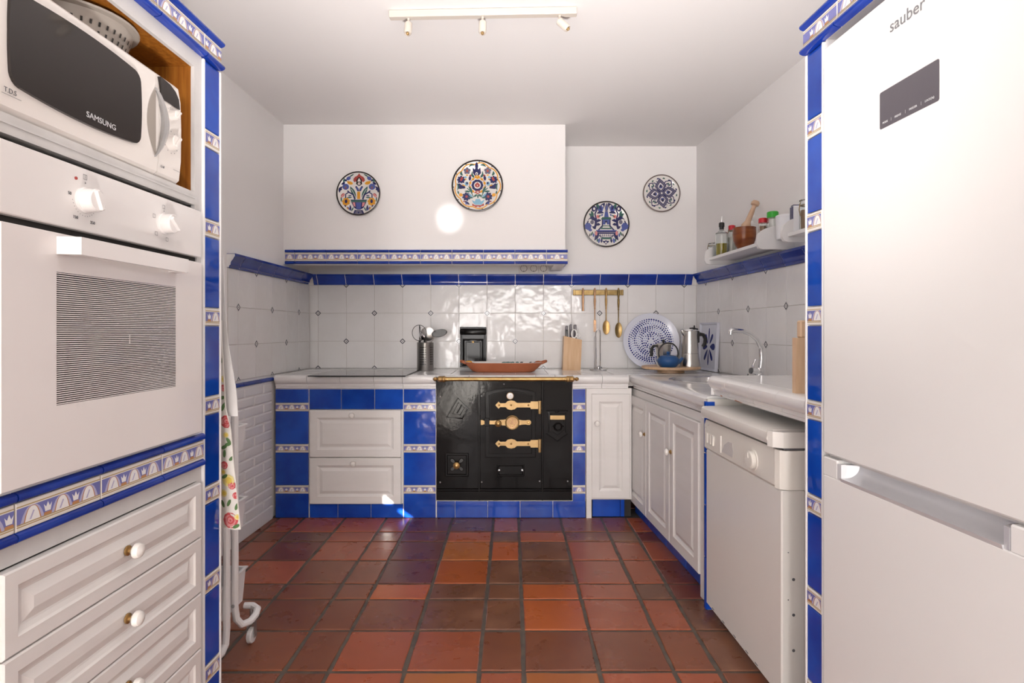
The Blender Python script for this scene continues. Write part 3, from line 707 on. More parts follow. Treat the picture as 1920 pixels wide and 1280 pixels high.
# right run shares the worktop level
rt = thing('sink_worktop', 'white tiled worktop around the round sink along the right wall', 'worktop', *RC)
nose(rt, [-3.50, -3.30, -3.10, -2.90, -2.70, -2.50, -2.356], .778, TOP-.778, 0, .03)
b = MB(); SKX, SKY = 1.075, 3.10   # sink centre (world)
MR = Matrix.Translation(RC[0]) @ Matrix.Rotation(RC[1], 4, 'Z'); sl = MR.inverted() @ Vector((SKX, SKY, 0))
def ringplate(b, x0, x1, y0, y1, cx, cy, r, z0, z1, n=40):
    # rectangle with a round hole
    outer = []; inner = []
    for k in range(n):
        a = 2*PI*k/n; ca, sa = math.cos(a), math.sin(a)
        t = min(((x1-cx) if ca > 0 else (x0-cx))/ca if abs(ca) > 1e-6 else 9, ((y1-cy) if sa > 0 else (y0-cy))/sa if abs(sa) > 1e-6 else 9)
        outer.append((cx+t*ca, cy+t*sa)); inner.append((cx+r*ca, cy+r*sa))
    for c_ in ((x0,y0),(x1,y0),(x1,y1),(x0,y1)):
        i = min(range(n), key=lambda k: math.hypot(outer[k][0]-c_[0], outer[k][1]-c_[1])); outer[i] = c_
    vs = [(p[0], p[1], z) for z in (z0, z1) for p in outer] + [(p[0], p[1], z) for z in (z0, z1) for p in inner]
    fs = []
    for k in range(n):
        j = (k+1) % n
        fs += [(k, j, n+j, n+k), (2*n+k, 3*n+k, 3*n+j, 2*n+j), (n+k, n+j, 3*n+j, 3*n+k), (k, 2*n+k, 2*n+j, j)]
    b.add(vs, fs)
ringplate(b, -3.475, -2.356, .03, .575, sl.x, sl.y, .205, .79, TOP); b.build('surface', M['ctile'], rt)
b = MB()
for x in (-3.30, -3.10, -2.90, -2.70, -2.50):
    b.box(x-.001, x+.001, .03, .10 if abs(x-sl.x) < .21 else .575, TOP, TOP+.0003)
b.build('joint', M['grout'], rt)
# raised slab over dishwasher
RD = ((.847, 0, 0), -PI/2+AD); RS = ((.842, 0, 0), -PI/2+.012)
rw = thing('raised_worktop', 'thick white raised worktop with bullnose edge above the dishwasher', 'worktop', *RS)
RTOP = .946
nose(rw, [-2.305, -2.13, -1.93, -1.73, -1.562], .868, RTOP-.868, .0, .03)
b = MB(); b.box(-2.330, -1.562, .03, .60, .868, RTOP, bev=.004); b.build('surface', M['ctile'], rw)
b = MB(); b.polyz([(-2.305, -.018), (-2.305, .03), (-2.330, .03), (-2.325, 0)], .87, RTOP-.012); b.build('corner_return', M['ctile'], rw)
b = MB(); b.base = .0065
b.step = 1e-4
b.flat([(-2.235, .8735), (-2.215, .8725), (-2.216, .8765), (-2.232, .878)], 0); b.flat([(-2.10, .872), (-2.03, .8705), (-2.03, .8725), (-2.09, .8755)], 0); b.build('rust_stain', M['rust'], rw)

# dishwasher
dw = thing('dishwasher', 'ivory white freestanding dishwasher between sink cabinet and fridge tower', 'dishwasher', *RD)
U0, U1 = -2.316, -1.705
b = MB(); b.box(U0, U1, .075, .58, .0, .775); b.build('body', M['dw'], dw)
b = MB(); b.box(U0+.002, U1, .0, .073, .035, .652, bev=.004); b.box(U0+.006, U1-.004, .03, .073, .004, .035); dd = b.build('door', M['dw'], dw)
b = MB()
for z in (.075, .18, .285, .39): b.lathe([(.0045, 0), (.0045, .001)], 12, (U1, .036, z), 'x')
for z in (.33, .47): b.lathe([(.0018, 0), (.0018, .001)], 8, (U1, .02, z), 'x')
for x in (-2.25, -2.15, -2.05, -1.95, -1.88): b.box(x, x+.02, -.0008, .001, .044, .047)
b.build('screw_holes', M['ink'], dd)['kind'] = 'stuff'
b = MB(); b.polyx([(.073, .654), (.0, .654), (-.006, .662), (-.006, .75), (.0, .770), (.073, .770)], U0, U1-.03); b.polyz([(U1-.03, -.006), (U1-.012, .0), (U1, .018), (U1, .073), (U1-.03, .073)], .654, .770)
pnl = b.build('control_panel', M['dwp'], dw, smooth=True)
for x in (-2.285, -2.250, -2.222):
    b = MB(); b.poly([(-.008, -.018), (.007, -.022), (.009, .014), (-.005, .018)], 0, .006); b.build('button', M['dwp'], pnl, (x, -.006, .706))
b = MB(); b.box(-2.150, -2.143, -.0105, -.005, .672, .735, bev=.001); b.build('grip_edge', M['dwp'], pnl)
b = MB(); b.poly([(-2.14, .678), (-2.045, .676), (-2.038, .70), (-2.045, .728), (-2.08, .726), (-2.12, .705)], .004, .0065); b.build('grip', M['frame_g'], pnl)
b = MB(); b.lathe([(.036, 0), (.036, .003), (.031, .0035), (.029, .003), (.0295, .004), (.029, .013), (.0255, .016), (.0002, .017)], 28, (0,0,0), 'w'); b.box(-.001, .001, -.019, -.017, .006, .024); b.build('dial', M['dwp'], pnl, (-1.880, -.006, .706), smooth=True)
b = MB(); b.base = .0062
for x, z in ((-2.300, .742), (-2.279, .752), (-2.268, .756)): b.flat([(x-.0015, z-.0015), (x+.0015, z-.0015), (x+.0015, z+.0015), (x-.0015, z+.0015)])
b.build('indicator', M['ink'], pnl)
b = MB(); b.polyx([(.20, .776), (.0, .776), (-.020, .784), (-.026, .800), (-.022, .818), (-.006, .826), (.20, .826)], U0+.012, U1-.04); b.polyz([(U1-.04, -.024), (U1-.018, -.018), (U1, .006), (U1, .20), (U1-.04, .20)], .778, .825); b.polyz([(U0+.012, -.020), (U0+.012, .2), (U0, .2), (U0, -.008)], .778, .824)
b.box(U0+.0, U1, .20, .57, .778, .824); b.build('lid', M['dw'], dw, smooth=True)
b = MB(); b.box(U0+.004, U1-.006, .01, .55, .771, .777); b.build('gasket', M['ink'], dw)

# ------------------------------------------------------------------ fridge tower
RT = ((.8815, 0, 0), -PI/2+AT)
ft = thing('fridge_tower', 'tall white surround with blue tiled edge enclosing the fridge', 'cabinet', *RT)
b = MB(); b.box(-1.545, -1.470, 0, .6, 0, 1.945); b.box(-1.470, -.78, .0, .6, 1.868, 1.945); b.box(-.84, -.78, 0, .6, 0, 1.868); b.build('carcass', M['plaster'], ft)
pier(ft, -1.541, -1.474, 1.862, 0, 0, .015)
b = MB(); b.box(-1.549, -1.541, -.010, .02, 0, 1.862, bev=.002); b.box(-1.474, -1.468, -.010, .0, 0, 1.862, bev=.002); b.build('edge_strip', M['ctile'], ft)
cx2 = [-1.550, -1.40, -1.20, -1.0, -.78]
for a, c in zip(cx2, cx2[1:]):
    border(ft, a, c, 1.9045, -.006, .05); bar(ft, a, c, 1.9375, .017, .022, -.004); bar(ft, a, c, 1.8715, .017, .022, -.004)
fr = thing('fridge_freezer', 'tall white fridge freezer with grey touch display', 'fridge', *RT)
FU0, FU1 = -1.453, -.855
b = MB(); b.box(FU0, FU1, .05, .58, .02, 1.833); b.build('body', M['fridge'], fr)
b = MB(); b.box(FU0, FU1, -.018, .045, .820, 1.834, bev=.004); ud = b.build('fridge_door', M['fridge'], fr)
b = MB(); b.box(FU0, FU1, -.018, .045, .04, .767, bev=.003); b.box(FU0, -1.395, -.018, .045, .765, .812, bev=.003); b.box(-.942, FU1, -.018, .045, .765, .812, bev=.003); b.box(-1.40, -.935, .024, .045, .760, .811)
ld = b.build('freezer_door', M['fridge'], fr)
b = MB(); n = 8; prof = [(-.018, .767), (-.020, .773), (-.012, .772)]+[(-.012+.034*math.sin(PI/2*k/n), .772+.032*(1-math.cos(PI/2*k/n))) for k in range(1, n+1)]+[(.024, .804), (.030, .760), (-.016, .757)]
b.polyx(prof, -1.383, -.954); b.polyz([(-1.395, -.018), (-1.383, -.016), (-1.371, .022), (-1.395, .022)], .767, .805); b.polyz([(-.942, -.018), (-.954, -.016), (-.966, .022), (-.942, .022)], .767, .805)
b.build('handle', M['griplight'], ld, smooth=True)
b = MB(); b.poly(barrel(-1.246, -1.085, 1.559, 1.638, 0, .004), .017, .0187); ds = b.build('display', M['slate'], ud)
for s_, x in (('MODE', -1.229), ('FRIDGE', -1.192), ('FREEZER', -1.150), ('LOCK(3s)', -1.108)): text(s_, .0058, M['inkl'], ds, (x, -.0190, 1.5685), sx=.95)
b = MB(); b.base = .0189
for x in (-1.2115, -1.171, -1.129): b.flat([(x-.0004, 1.567), (x+.0004, 1.567), (x+.0004, 1.574), (x-.0004, 1.574)])
b.build('divider', M['inkl'], ds)
text('sauber', .036, M['sau'], ud, (-1.168, -.0186, 1.7525), sx=1.0)
b = MB(); b.box(FU0, FU1, .0, .045, .811, .821); b.build('door_gap', M['frame_g'], fr)
# ------------------------------------------------------------------ iron stove
st = thing('iron_range', 'black iron cooking range with brass hinges set in the tiled base', 'stove', (0, YF, 0))
SX = lambda px: X(px); SZv = lambda py: Z(py)
b = MB(); b.box(SX(819), SX(1072), .004, .55, Z(936.5), .785); b.build('body', M['ironb'], st)
zb, zt = Z(936), Z(712.5); zl = Z(916)
def plate_me(x0, x1, nm):
    b = MB(); b.box(SX(x0), SX(x1), -.012, .004, zl+.004, zt, bev=.002); o = b.build(nm, M['iron'], st)
    b = MB(); b.polyx([(.004, zb), (-.012, zb), (-.012, zl-.012), (-.020, zl-.006), (-.020, zl+.002), (-.012, zl+.005), (.004, zl+.005)], SX(x0), SX(x1)); b.build('skirt', M['ironb'], st)
    return o
pl_l = plate_me(819, 897.5, 'side_plate'); pl_m = plate_me(900, 1015.5, 'front_plate'); pl_r = plate_me(1018, 1072, 'side_plate')
b = MB(); b.box(SX(897.5), SX(900), -.020, 0, zb, zt); b.box(SX(1015.5), SX(1018), -.020, 0, zb, zt); b.build('seam_bar', M['ironb'], st)
def rivet(par, px, py, r=.004, mt='ironb'):
    b = MB(); b.lathe([(r, 0), (r*.9, r*.4), (r*.5, r*.7), (.0001, r*.8)], 10, (0,0,0), 'w'); b.build('rivet', M[mt], par, (SX(px), -.012, Z(py)), smooth=True)
for px, py in ((826, 743), (826, 903), (886, 754)): rivet(pl_l, px, py, .005, 'silver')
for px, py in ((903.5, 902.5), (1011.5, 901), (945, 719.5), (903, 742)): rivet(pl_m, px, py, .0045, 'silver')
for px, py in ((1064, 901),): rivet(pl_r, px, py, .005, 'silver')
# maker's lozenge on the left plate
Q = [(838, 781), (867, 784), (878, 765), (859, 745.5)]
b = MB(); b.tube([(SX(x), -.014, Z(y)) for x, y in Q], .0045, 6, closed=True); q2 = [(849, 775), (863, 777), (871, 764), (860, 754)]; b.tube([(SX(x), -.013, Z(y)) for x, y in q2], .0025, 6, closed=True)
b.tube([(SX(857), -.013, Z(774)), (SX(862), -.014, Z(766)), (SX(866), -.013, Z(758))], .004, 6); b.build('emblem', M['ironb'], pl_l, smooth=True)
# air vent
vx, vz = SX(857), Z(870)
b = MB(); b.rings(SX(879)-SX(835), Z(847)-Z(891), [(0, .010), (0, .016), (.004, .018), (.012, .018), (.016, .013)], x=vx, z=vz); vp = b.build('vent_plate', M['ironb'], pl_l)
b = MB(); b.base = .0185
for a in (45, 135, 225, 315):
    a = math.radians(a); c = (vx+.032*math.cos(a), vz+.030*math.sin(a)); pts = []
    for k in range(14):
        t = 2*PI*k/14; l = .019*math.cos(t); w_ = .010*math.sin(t)*(1+.45*math.cos(t)); pts.append((c[0]+l*math.cos(a)-w_*math.sin(a), c[1]+l*math.sin(a)+w_*math.cos(a)))
    b.poly(pts, .013, .0145, 1)
    b.tube([(p[0], -.0146, p[1]) for p in pts], .0018, 5, 0, closed=True)
b.build('vent_petals', [M['ironb'], M['black']], vp)
b = MB(); b.lathe([(.007, 0), (.007, .012), (.016, .014), (.021, .020), (.019, .028), (.010, .034), (.0002, .035)], 18, (0,0,0), 'w'); b.build('knob', M['brass'], vp, (vx, -.013, vz), smooth=True)
# fire door
def archd(x0, x1, zb_, zs, zt_, n=10): return [(x0, zb_), (x1, zb_), (x1, zs)]+[(x1+(x0-x1)*k/n, zs+(zt_-zs)*math.sin(PI*k/n)**.9 if 0 < k < n else zs) for k in range(1, n)]+[(x0, zs)]
fo = archd(SX(910.5), SX(1004), Z(856), Z(735), Z(727.5)); fi = archd(SX(917.5), SX(997), Z(849), Z(740), Z(733))
b = MB(); b.poly(fo, .010, .016)
for pp_, w_, r in ((fo, .017, .0035), (fi, .019, .003)): b.tube([(p[0], -w_, p[1]) for p in pp_], r, 6, closed=True)
b.poly(archd(SX(914), SX(1000.5), Z(852.5), Z(738), Z(730.5)), .014, .0185)
fd = b.build('fire_door', M['ironb'], st)
b = MB(); b.poly(archd(SX(919), SX(995.5), Z(847.5), Z(741), Z(734)), .0175, .0205); b.build('door_panel', M['iron'], fd)
b = MB(); b.lathe([(.021, .020), (.021, .026), (.018, .027), (.0002, .027)], 24, (0,0,0), 'w', 0); b.lathe([(.021, .020), (.0225, .024), (.021, .028), (.019, .0275)], 24, (0,0,0), 'w', 1, cap=False); b.box(-.0007, .0007, -.0276, -.027, -.002, .014, 2); b.lathe([(.002, .027), (.002, .0285)], 8, (0,0,0), 'w', 1)
b.build('thermometer', [M['white'], M['brassp'], M['black']], fd, (SX(956.4), 0, Z(741)), smooth=True)
def strap(py):
    z = Z(py); S = YF/F
    top = [(929, 0), (935, 6.5), (938, 3.6), (948, 3.6), (952, 7.5), (958.5, 9), (965, 7.5), (969, 4.2), (994, 4.2), (995, 7), (1013, 7)]
    pts = [(SX(x), z+d*S) for x, d in top]+[(SX(x), z-d*S) for x, d in reversed(top[1:])]
    b = MB(); b.poly(pts[::-1], .019, .027); h = b.build('hinge', M['brassp'], fd)
    b = MB(); b.lathe([(.0105, -.026), (.0105, .026)], 14, (SX(1011.5), -.022, z), 'z'); b.lathe([(.008, -.052), (.0095, -.040), (.0095, -.027)], 14, (SX(1011.5), -.022, z), 'z'); b.build('hinge_pin', M['brassp'], h, smooth=True)
    for x in (936, 958.5, 990.5):
        b = MB(); b.lathe([(.006, .027), (.0055, .030), (.003, .032), (.0001, .033)], 12, (SX(x), 0, z), 'w'); b.build('rivet', M['brass'], h, smooth=True)
strap(758.3); strap(830)
z = Z(790.4); S = YF/F
b = MB(); top = [(902, 4.5), (906, 4.5), (907, 3.4), (925, 3.4), (945, 5.5), (953, 6), (968, 6), (978, 4.2), (986, 3.8), (989, 4.5), (993, 4.5), (995.5, 1.5)]
b.poly([(SX(x), z-d*S) for x, d in top]+[(SX(x), z+d*S) for x, d in reversed(top)], .020, .029); bl = b.build('bolt', M['brassp'], fd)
b = MB(); b.lathe([(.043, .028), (.043, .033), (.040, .036), (.036, .033), (.033, .0325), (.0002, .0325)], 32, (SX(960.5), 0, z), 'w')
b.build('medallion', M['brassp'], bl, smooth=True)
b = MB()
for k in range(3):
    a = 2*PI*k/3+.5; c = (SX(960.5)+.010*math.cos(a), z+.010*math.sin(a)); b.tube([(c[0]+.013*math.cos(t*PI/8), -.034, c[1]+.016*math.sin(t*PI/8)) for t in range(16)], .0026, 6, closed=True)
b.tube([(SX(960.5)+.029*math.cos(t*PI/12), -.0335, z+.029*math.sin(t*PI/12)) for t in range(24)], .0018, 6, closed=True)
b.build('monogram', M['rose'], bl, smooth=True)
b = MB(); b.lathe([(.007, .028), (.007, .036), (.014, .038), (.020, .046), (.018, .055), (.009, .061), (.0002, .062)], 18, (SX(934.4), 0, z-.004), 'w'); b.build('knob', M['brass'], bl, smooth=True)
b = MB(); b.lathe([(.009, .028), (.007, .033), (.0002, .034)], 12, (SX(990.5), 0, z), 'w'); b.build('rivet', M['brass'], bl, smooth=True)
b = MB(); b.box(SX(909), SX(918), -.038, -.016, Z(797), Z(782), bev=.002); b.build('keeper', M['ironb'], fd)
# ash door
ax, az = (SX(932)+SX(983))/2, (Z(868.5)+Z(891.5))/2
b = MB(); b.rings(SX(983)-SX(932), Z(868.5)-Z(891.5), [(0, .010), (0, .017), (.004, .019), (.008, .019), (.013, .014)], x=ax, z=az); ad = b.build('ash_door', M['ironb'], st)
for px in (936, 979): 
    b = MB(); b.lathe([(.008, .014), (.008, .024), (.005, .029), (.0002, .030)], 12, (SX(px), 0, Z(879.5)), 'w'); b.build('knob', M['silver'], ad, smooth=True)
# number plate and shield on the right
text('Nº 7', .034, M['ironb'], pl_r, (SX(1045), -.0135, Z(758)), ext=.002, name='raised_number', shear=.15)
sh = [(1024, 812), (1044.5, 826), (1064, 812), (1060, 809), (1060, 773), (1064, 769), (1024, 769), (1029, 773), (1029, 809)]
b = MB(); b.poly([(SX(x), Z(y)) for x, y in sh], .011, .017); shd = b.build('shield', M['ironb'], pl_r)
b = MB(); b.tube([(SX(x), -.017, Z(y)) for x, y in sh], .003, 6, closed=True); b.tube([(SX(x), -.018, Z(y)) for x, y in ((1032, 806), (1044.5, 814), (1057, 806), (1057, 775), (1032, 775))], .002, 6, closed=True); b.ball((SX(1044), -.018, Z(770.5)), .008, sc=(1.6, .6, .8)); b.build('shield_moulding', M['ironb'], shd, smooth=True)
b = MB(); b.box(SX(1031), SX(1058.6), -.021, -.016, Z(785.5), Z(777.5), bev=.001); b.build('name_plate', M['brassp'], shd)
b = MB(); b.tube([(SX(1045.9)+.022*math.cos(t*PI/12), -.020, Z(799)+.022*math.sin(t*PI/12)) for t in range(24)], .005, 8, closed=True)
for s in (-1, 1): b.ball((SX(1045.9)+s*.028, -.019, Z(798)), .005)
b.build('ring', M['ironb'], shd, smooth=True)
# brass towel rail
br = thing('brass_rail', 'brass rail with ball ends along the top of the iron range', 'rail', (0, 3.405, Z(710.5, 3.405)))
xa, xb = X(815, 3.405), X(1082, 3.405)
b = MB(); b.lathe([(.0125, xa+.05), (.0125, xb-.05)], 16, (0,0,0), 'x'); b.build('bar', M['brass'], br, smooth=True)
for s, xe in ((1, xa), (-1, xb)):
    b = MB(); b.lathe([(.0001, -.012*s), (.008, -.008*s), (.0125, 0), (.010, .008*s), (.006, .012*s), (.009, .016*s), (.016, .022*s), (.018, .034*s), (.017, .048*s), (.019, .052*s), (.018, .060*s), (.0145, .064*s), (.0145, .07*s), (.0126, .072*s)], 18, (xe, 0, 0), 'x'); b.build('finial', M['brass'], br, smooth=True)
for px in (850, 1060):
    b = MB(); b.tube([(X(px), 0, 0), (X(px), .04, -.004), (X(px), .07, -.018)], .006, 8); b.build('bracket', M['ironb'], br, smooth=True)
# iron flue door on the wall
x0, x1, z0, z1 = X(863, YB), X(912, YB), Z(688, YB), Z(613, YB); cw = x1-x0; ch = z1-z0
fl = thing('flue_door', 'small black cast iron flue door on the tiled wall', 'stove door', ((x0+x1)/2, YB-.006, z0))
b = MB(); b.rings(cw, ch, [(0, 0), (0, .016), (.004, .020), (.010, .020), (.014, .014)], z=ch/2); b.box(-cw/2-.002, cw/2+.002, -.030, 0, ch-.055, ch-.012, bev=.010); b.build('frame', M['ironb'], fl, smooth=True)
b = MB(); b.rings(cw*.80, ch*.66, [(0, .010), (0, .018), (.010, .020), (.014, .015), (.022, .015), (.026, .019)], z=ch*.38); b.tube([(-.05+.1*k/8, -.02, ch*.62+.014*math.sin(PI*k/8)) for k in range(9)], .004, 6); b.box(-.025, .025, -.024, -.018, ch*.33, ch*.36); dr2 = b.build('door', M['ironb'], fl)
b = MB(); b.lathe([(.004, .018), (.004, .026), (.009, .029), (.008, .035), (.0002, .037)], 12, (0, 0, ch*.63), 'w'); b.build('knob', M['brassp'], dr2, smooth=True)

# ------------------------------------------------------------------ things on the worktop
hb_ = thing('induction_hob', 'black glass induction hob lying in the worktop left of the range', 'hob', (-.903, 3.345, TOP))
b = MB(); b.box(-.285, .285, 0, .51, .0, .006, bev=.0015); b.build('glass', M['hob'], hb_)
b = MB()
for cx, cy, r in ((-.14, .13, .09), (.14, .13, .075), (-.14, .37, .075), (.14, .37, .105)): b.lathe([(r, .0061), (r-.0015, .0061)], 36, (cx, cy, 0), 'z', cap=False)
b.build('zone_print', M['ink'], hb_)['kind'] = 'stuff'
# utensil holder
p = W(797.5, 694, 3.86)
uh = thing('utensil_holder', 'perforated stainless steel cylinder beside the hob', 'utensil holder', (p.x, 3.86, TOP))
b = MB(); b.lathe([(.0545, 0), (.0555, .003), (.0555, .184), (.0565, .187), (.0555, .189), (.0535, .188), (.0535, .006), (.0002, .006)], 40, (0,0,0), 'z'); b.build('cup', M['steel_d'], uh, smooth=True)
b = MB()
for g0 in range(4):
    for i in range(3):
        a = -PI/2+(g0-0)*PI/2*.62-(.0 if g0 < 3 else 3.2)+(i-1)*.175
        for j in range(8):
            z_ = .045+.0158*j; ca, sa = math.cos(a), math.sin(a); c = Vector((.0558*ca, .0558*sa, z_)); tt = Vector((-sa, ca, 0)); up = Vector((0,0,1))
            b.add([c+(tt*math.cos(k*PI/4)+up*math.sin(k*PI/4))*.0036 for k in range(8)], [list(range(8))])
b.build('holes', M['black'], uh)['kind'] = 'stuff'
H0 = Vector((p.x, 3.86, TOP))
wh = thing('whisk', 'black wire whisk standing in the steel utensil holder', 'whisk', (p.x-.03, 3.865, TOP))
b = MB(); b.tube([(.01, 0, .02), (-.012, 0, .20)], .006, 8); b.build('handle', M['steel'], wh)
b = MB()
for k, w_ in enumerate((.046, .040, .004, -.006)):
    dr_ = [(-.012-.0005, 0, .20)]
    for i in range(13):
        t = PI*i/12; s = math.sin(t); dr_.append((-.014+(w_ if k < 2 else w_*.5)*(math.cos(t))*(1 if k < 1 else .9)*s**.4 if k < 2 else -.014+w_*s, (.036*math.cos(t)*s**.4 if k >= 2 else 0), .245+.030*s+(.028 if True else 0)*s*1.0))
    b.tube([(-.012+.047*math.sin(t*PI/14)*(1 if k == 0 else -1 if k == 1 else .12*(k-2.5)), (.03*math.sin(t*PI/14) if k >= 2 else 0), .20+.105*(1-math.cos(t*PI/14))/2*(1.0)) for t in range(15)], .0022, 6)
b.build('wires', M['black'], wh, smooth=True)
sk = thing('skimmer', 'round grey slotted skimmer in the steel utensil holder', 'skimmer', (p.x+.004, 3.875, TOP))
b = MB(); b.tube([(0, 0, .03), (0, .005, .20)], .004, 8); b.build('handle', M['steel'], sk)
b = MB(); n0 = 0; b.lathe([(.0002, 0), (.046, 0), (.048, .003), (.046, .004), (.0002, .004)], 28, (0,0,0), 'w'); b.xf(Matrix.Translation((.008, .006, .246)) @ Matrix.Rotation(.12, 4, 'X')); b.build('disc', M['steel_d'], sk, smooth=True)
ld2 = thing('ladle', 'shiny steel ladle leaning in the utensil holder', 'ladle', (p.x-.03, 3.845, TOP))
b = MB(); b.tube([(.008, 0, .03), (-.002, 0, .19), (.006, -.004, .225)], .004, 8); b.build('handle', M['steel'], ld2)
b = MB(); b.lathe([(.0002, -.024), (.018, -.020), (.030, -.008), (.034, .004), (.032, .004), (.028, -.006), (.016, -.017), (.0002, -.021)], 20, (0,0,0), 'z', cap=False); b.xf(Matrix.Translation((.018, -.006, .232)) @ Matrix.Rotation(1.0, 4, 'Y')); b.build('bowl', M['chrome'], ld2, smooth=True)
sp = thing('spatula', 'black oval spatula leaning right out of the utensil holder', 'spatula', (p.x+.03, 3.85, TOP))
b = MB(); b.tube([(-.01, 0, .04), (.014, 0, .19), (.032, 0, .235)], .003, 8); b.build('handle', M['steel'], sp)
b = MB(); b.lathe([(.0002, 0), (.045, 0), (.049, .003), (.045, .006), (.0002, .006)], 24, (0,0,0), 'w', sc=(1.08, .52)); b.xf(Matrix.Translation((.066, 0, .250)) @ Matrix.Rotation(-.22, 4, 'Y')); b.build('blade', M['black'], sp, smooth=True)
for dx, h in ((-.034, .195), (.0, .20)):
    t = thing('kitchen_tool', ['brown tipped', 'black tipped'][dx > -.01]+' short kitchen tool poking out of the steel holder', 'utensil', (p.x+dx, 3.83, TOP)); b = MB(); b.tube([(0, 0, .02), (0, 0, h-.01), (0, 0, h+.008)], [.006, .007, .006], 8); b.build('shaft', M['black'], t)
# terracotta dish
dp = W(944, 697, 3.73)
td = thing('terracotta_dish', 'long terracotta serving dish with painted rim on the worktop', 'dish', (-.055, 3.73, TOP))
b = MB(); sec = [(.178, .058, 0), (.20, .066, .006), (.225, .082, .030), (.250, .100, .055), (.256, .104, .062), (.250, .101, .064), (.240, .096, .058), (.212, .076, .030), (.170, .05, .012)]
n = 48; vs = []; fs = []
def sup(a, rx, ry, e=.7): ca, sa = math.cos(a), math.sin(a); return (rx*math.copysign(abs(ca)**e, ca), ry*math.copysign(abs(sa)**e, sa))
for rx_, ry_, h in sec:
    for k in range(n): q = sup(2*PI*k/n, rx_, ry_); vs.append((q[0], q[1], h+(.004 if q[0] < -.2 and h > .05 else 0)))
mats_ = []
for k in range(len(sec)-1):
    for i in range(n): j = (i+1) % n; b.add([vs[k*n+i], vs[k*n+j], vs[(k+1)*n+j], vs[(k+1)*n+i]], [(0,1,2,3)], 0 if k < 4 else 1)
b.add([vs[i] for i in range(n)], [list(range(n))], 0); b.add([vs[8*n+i] for i in range(n)], [list(range(n))], 1)
b.build('bowl', [M['terra'], M['plate']], td, smooth=True)
for s in (-1, 1):
    b = MB(); b.tube([(s*.240, -.035, .058), (s*.262, -.030, .066), (s*.274, -.012, .070), (s*.276, .012, .070), (s*.262, .030, .066), (s*.240, .035, .058)], .0085, 8, 0); b.ball((s*.225, -.01, .064), .016, 1 if s < 0 else 0, sc=(1.4, 1, .6)); b.build('lug', [M['terra'], M['orange']], td, smooth=True)
b = MB()
for k in range(7):
    x = .03+.03*k; yy = .092-.012*max(0, k-4)
    b.ball((x, yy*.985, .052), .0095, k % 2 if k > 2 else 2, sc=(1.4, .4, 1))
for k in range(3): b.ball((.04-.012*k*1.5, .0935, .054), .010, 2, sc=(1.8, .35, .6))
b.build('painted_fruit', [M['navy'], M['rim'], M['teal']], td, smooth=True)
# knife block
kp = W(1071, 692.5, 3.93)
kb = thing('knife_block', 'light wooden knife block on the worktop under the brass rack', 'knife block', (kp.x, 3.93, TOP))
b = MB(); b.poly([(-.062, 0), (.058, 0), (.067, .205), (-.053, .232)], -.05, .05); b.build('block', M['lightwood'], kb)
for i, (x, hh, y, big) in enumerate(((-.030, .300, .01, 0), (.000, .310, .02, 0), (.028, .308, .02, 0), (-.033, .272, -.03, 1))):
    t = thing('knife', ['black handled knife at the back left of the wooden block', 'tall black handled knife in the middle of the wooden block', 'black handled knife at the back right of the wooden block', 'white edged knife at the front left of the wooden block'][i], 'knife', (kp.x, 3.93, TOP), group='knives in the wooden block')
    b = MB(); b.box(x-.010, x+.010, y-.008, y+.008, .212, hh, 0, .004); b.box(x+.0095, x+.0125, y-.006, y+.006, .212, hh-.004, 1); b.build('handle', [M['slate'] if not big else M['black'], M['white']], t)
t = thing('kitchen_scissors', 'scissors with white looped handles in the knife block', 'scissors', (kp.x, 3.93, TOP))
b = MB(); b.tube([(.016+.017*math.cos(k*PI/8), -.032, .246+.028*math.sin(k*PI/8)) for k in range(16)], .0045, 6, closed=True); b.tube([(.044+.010*math.cos(k*PI/8), -.030, .232+.012*math.sin(k*PI/8)) for k in range(16)], .004, 6, closed=True); b.build('grip', M['white'], t, smooth=True)
b = MB(); b.box(.012, .024, -.034, -.028, .12, .222); b.build('blade', M['steel'], t)
# paper roll stand
kp = W(1121.5, 692, 3.93)
ph = thing('paper_towel_stand', 'empty chrome wire kitchen roll stand right of the knife block', 'stand', (kp.x, 3.93, TOP))
b = MB(); b.lathe([(.060, 0), (.062, .002), (.060, .005), (.040, .006), (.0002, .006)], 32, (0,0,0), 'z'); b.build('base', M['chrome'], ph, smooth=True)
b = MB(); b.tube([(-.014, 0, .005), (-.016, 0, .25), (-.012, 0, .268), (0, 0, .277), (.012, 0, .268), (.016, 0, .25), (.014, 0, .005)], .0032, 8); b.tube([(-.026, -.01, .005), (-.028, -.01, .22), (-.022, -.01, .23), (-.016, 0, .22)], .0026, 8); b.build('wire_loop', M['chrome'], ph, smooth=True)
b = MB(); b.ball((0, -.012, .016), .012, seg=12); b.build('knob', M['chrome'], ph, smooth=True)
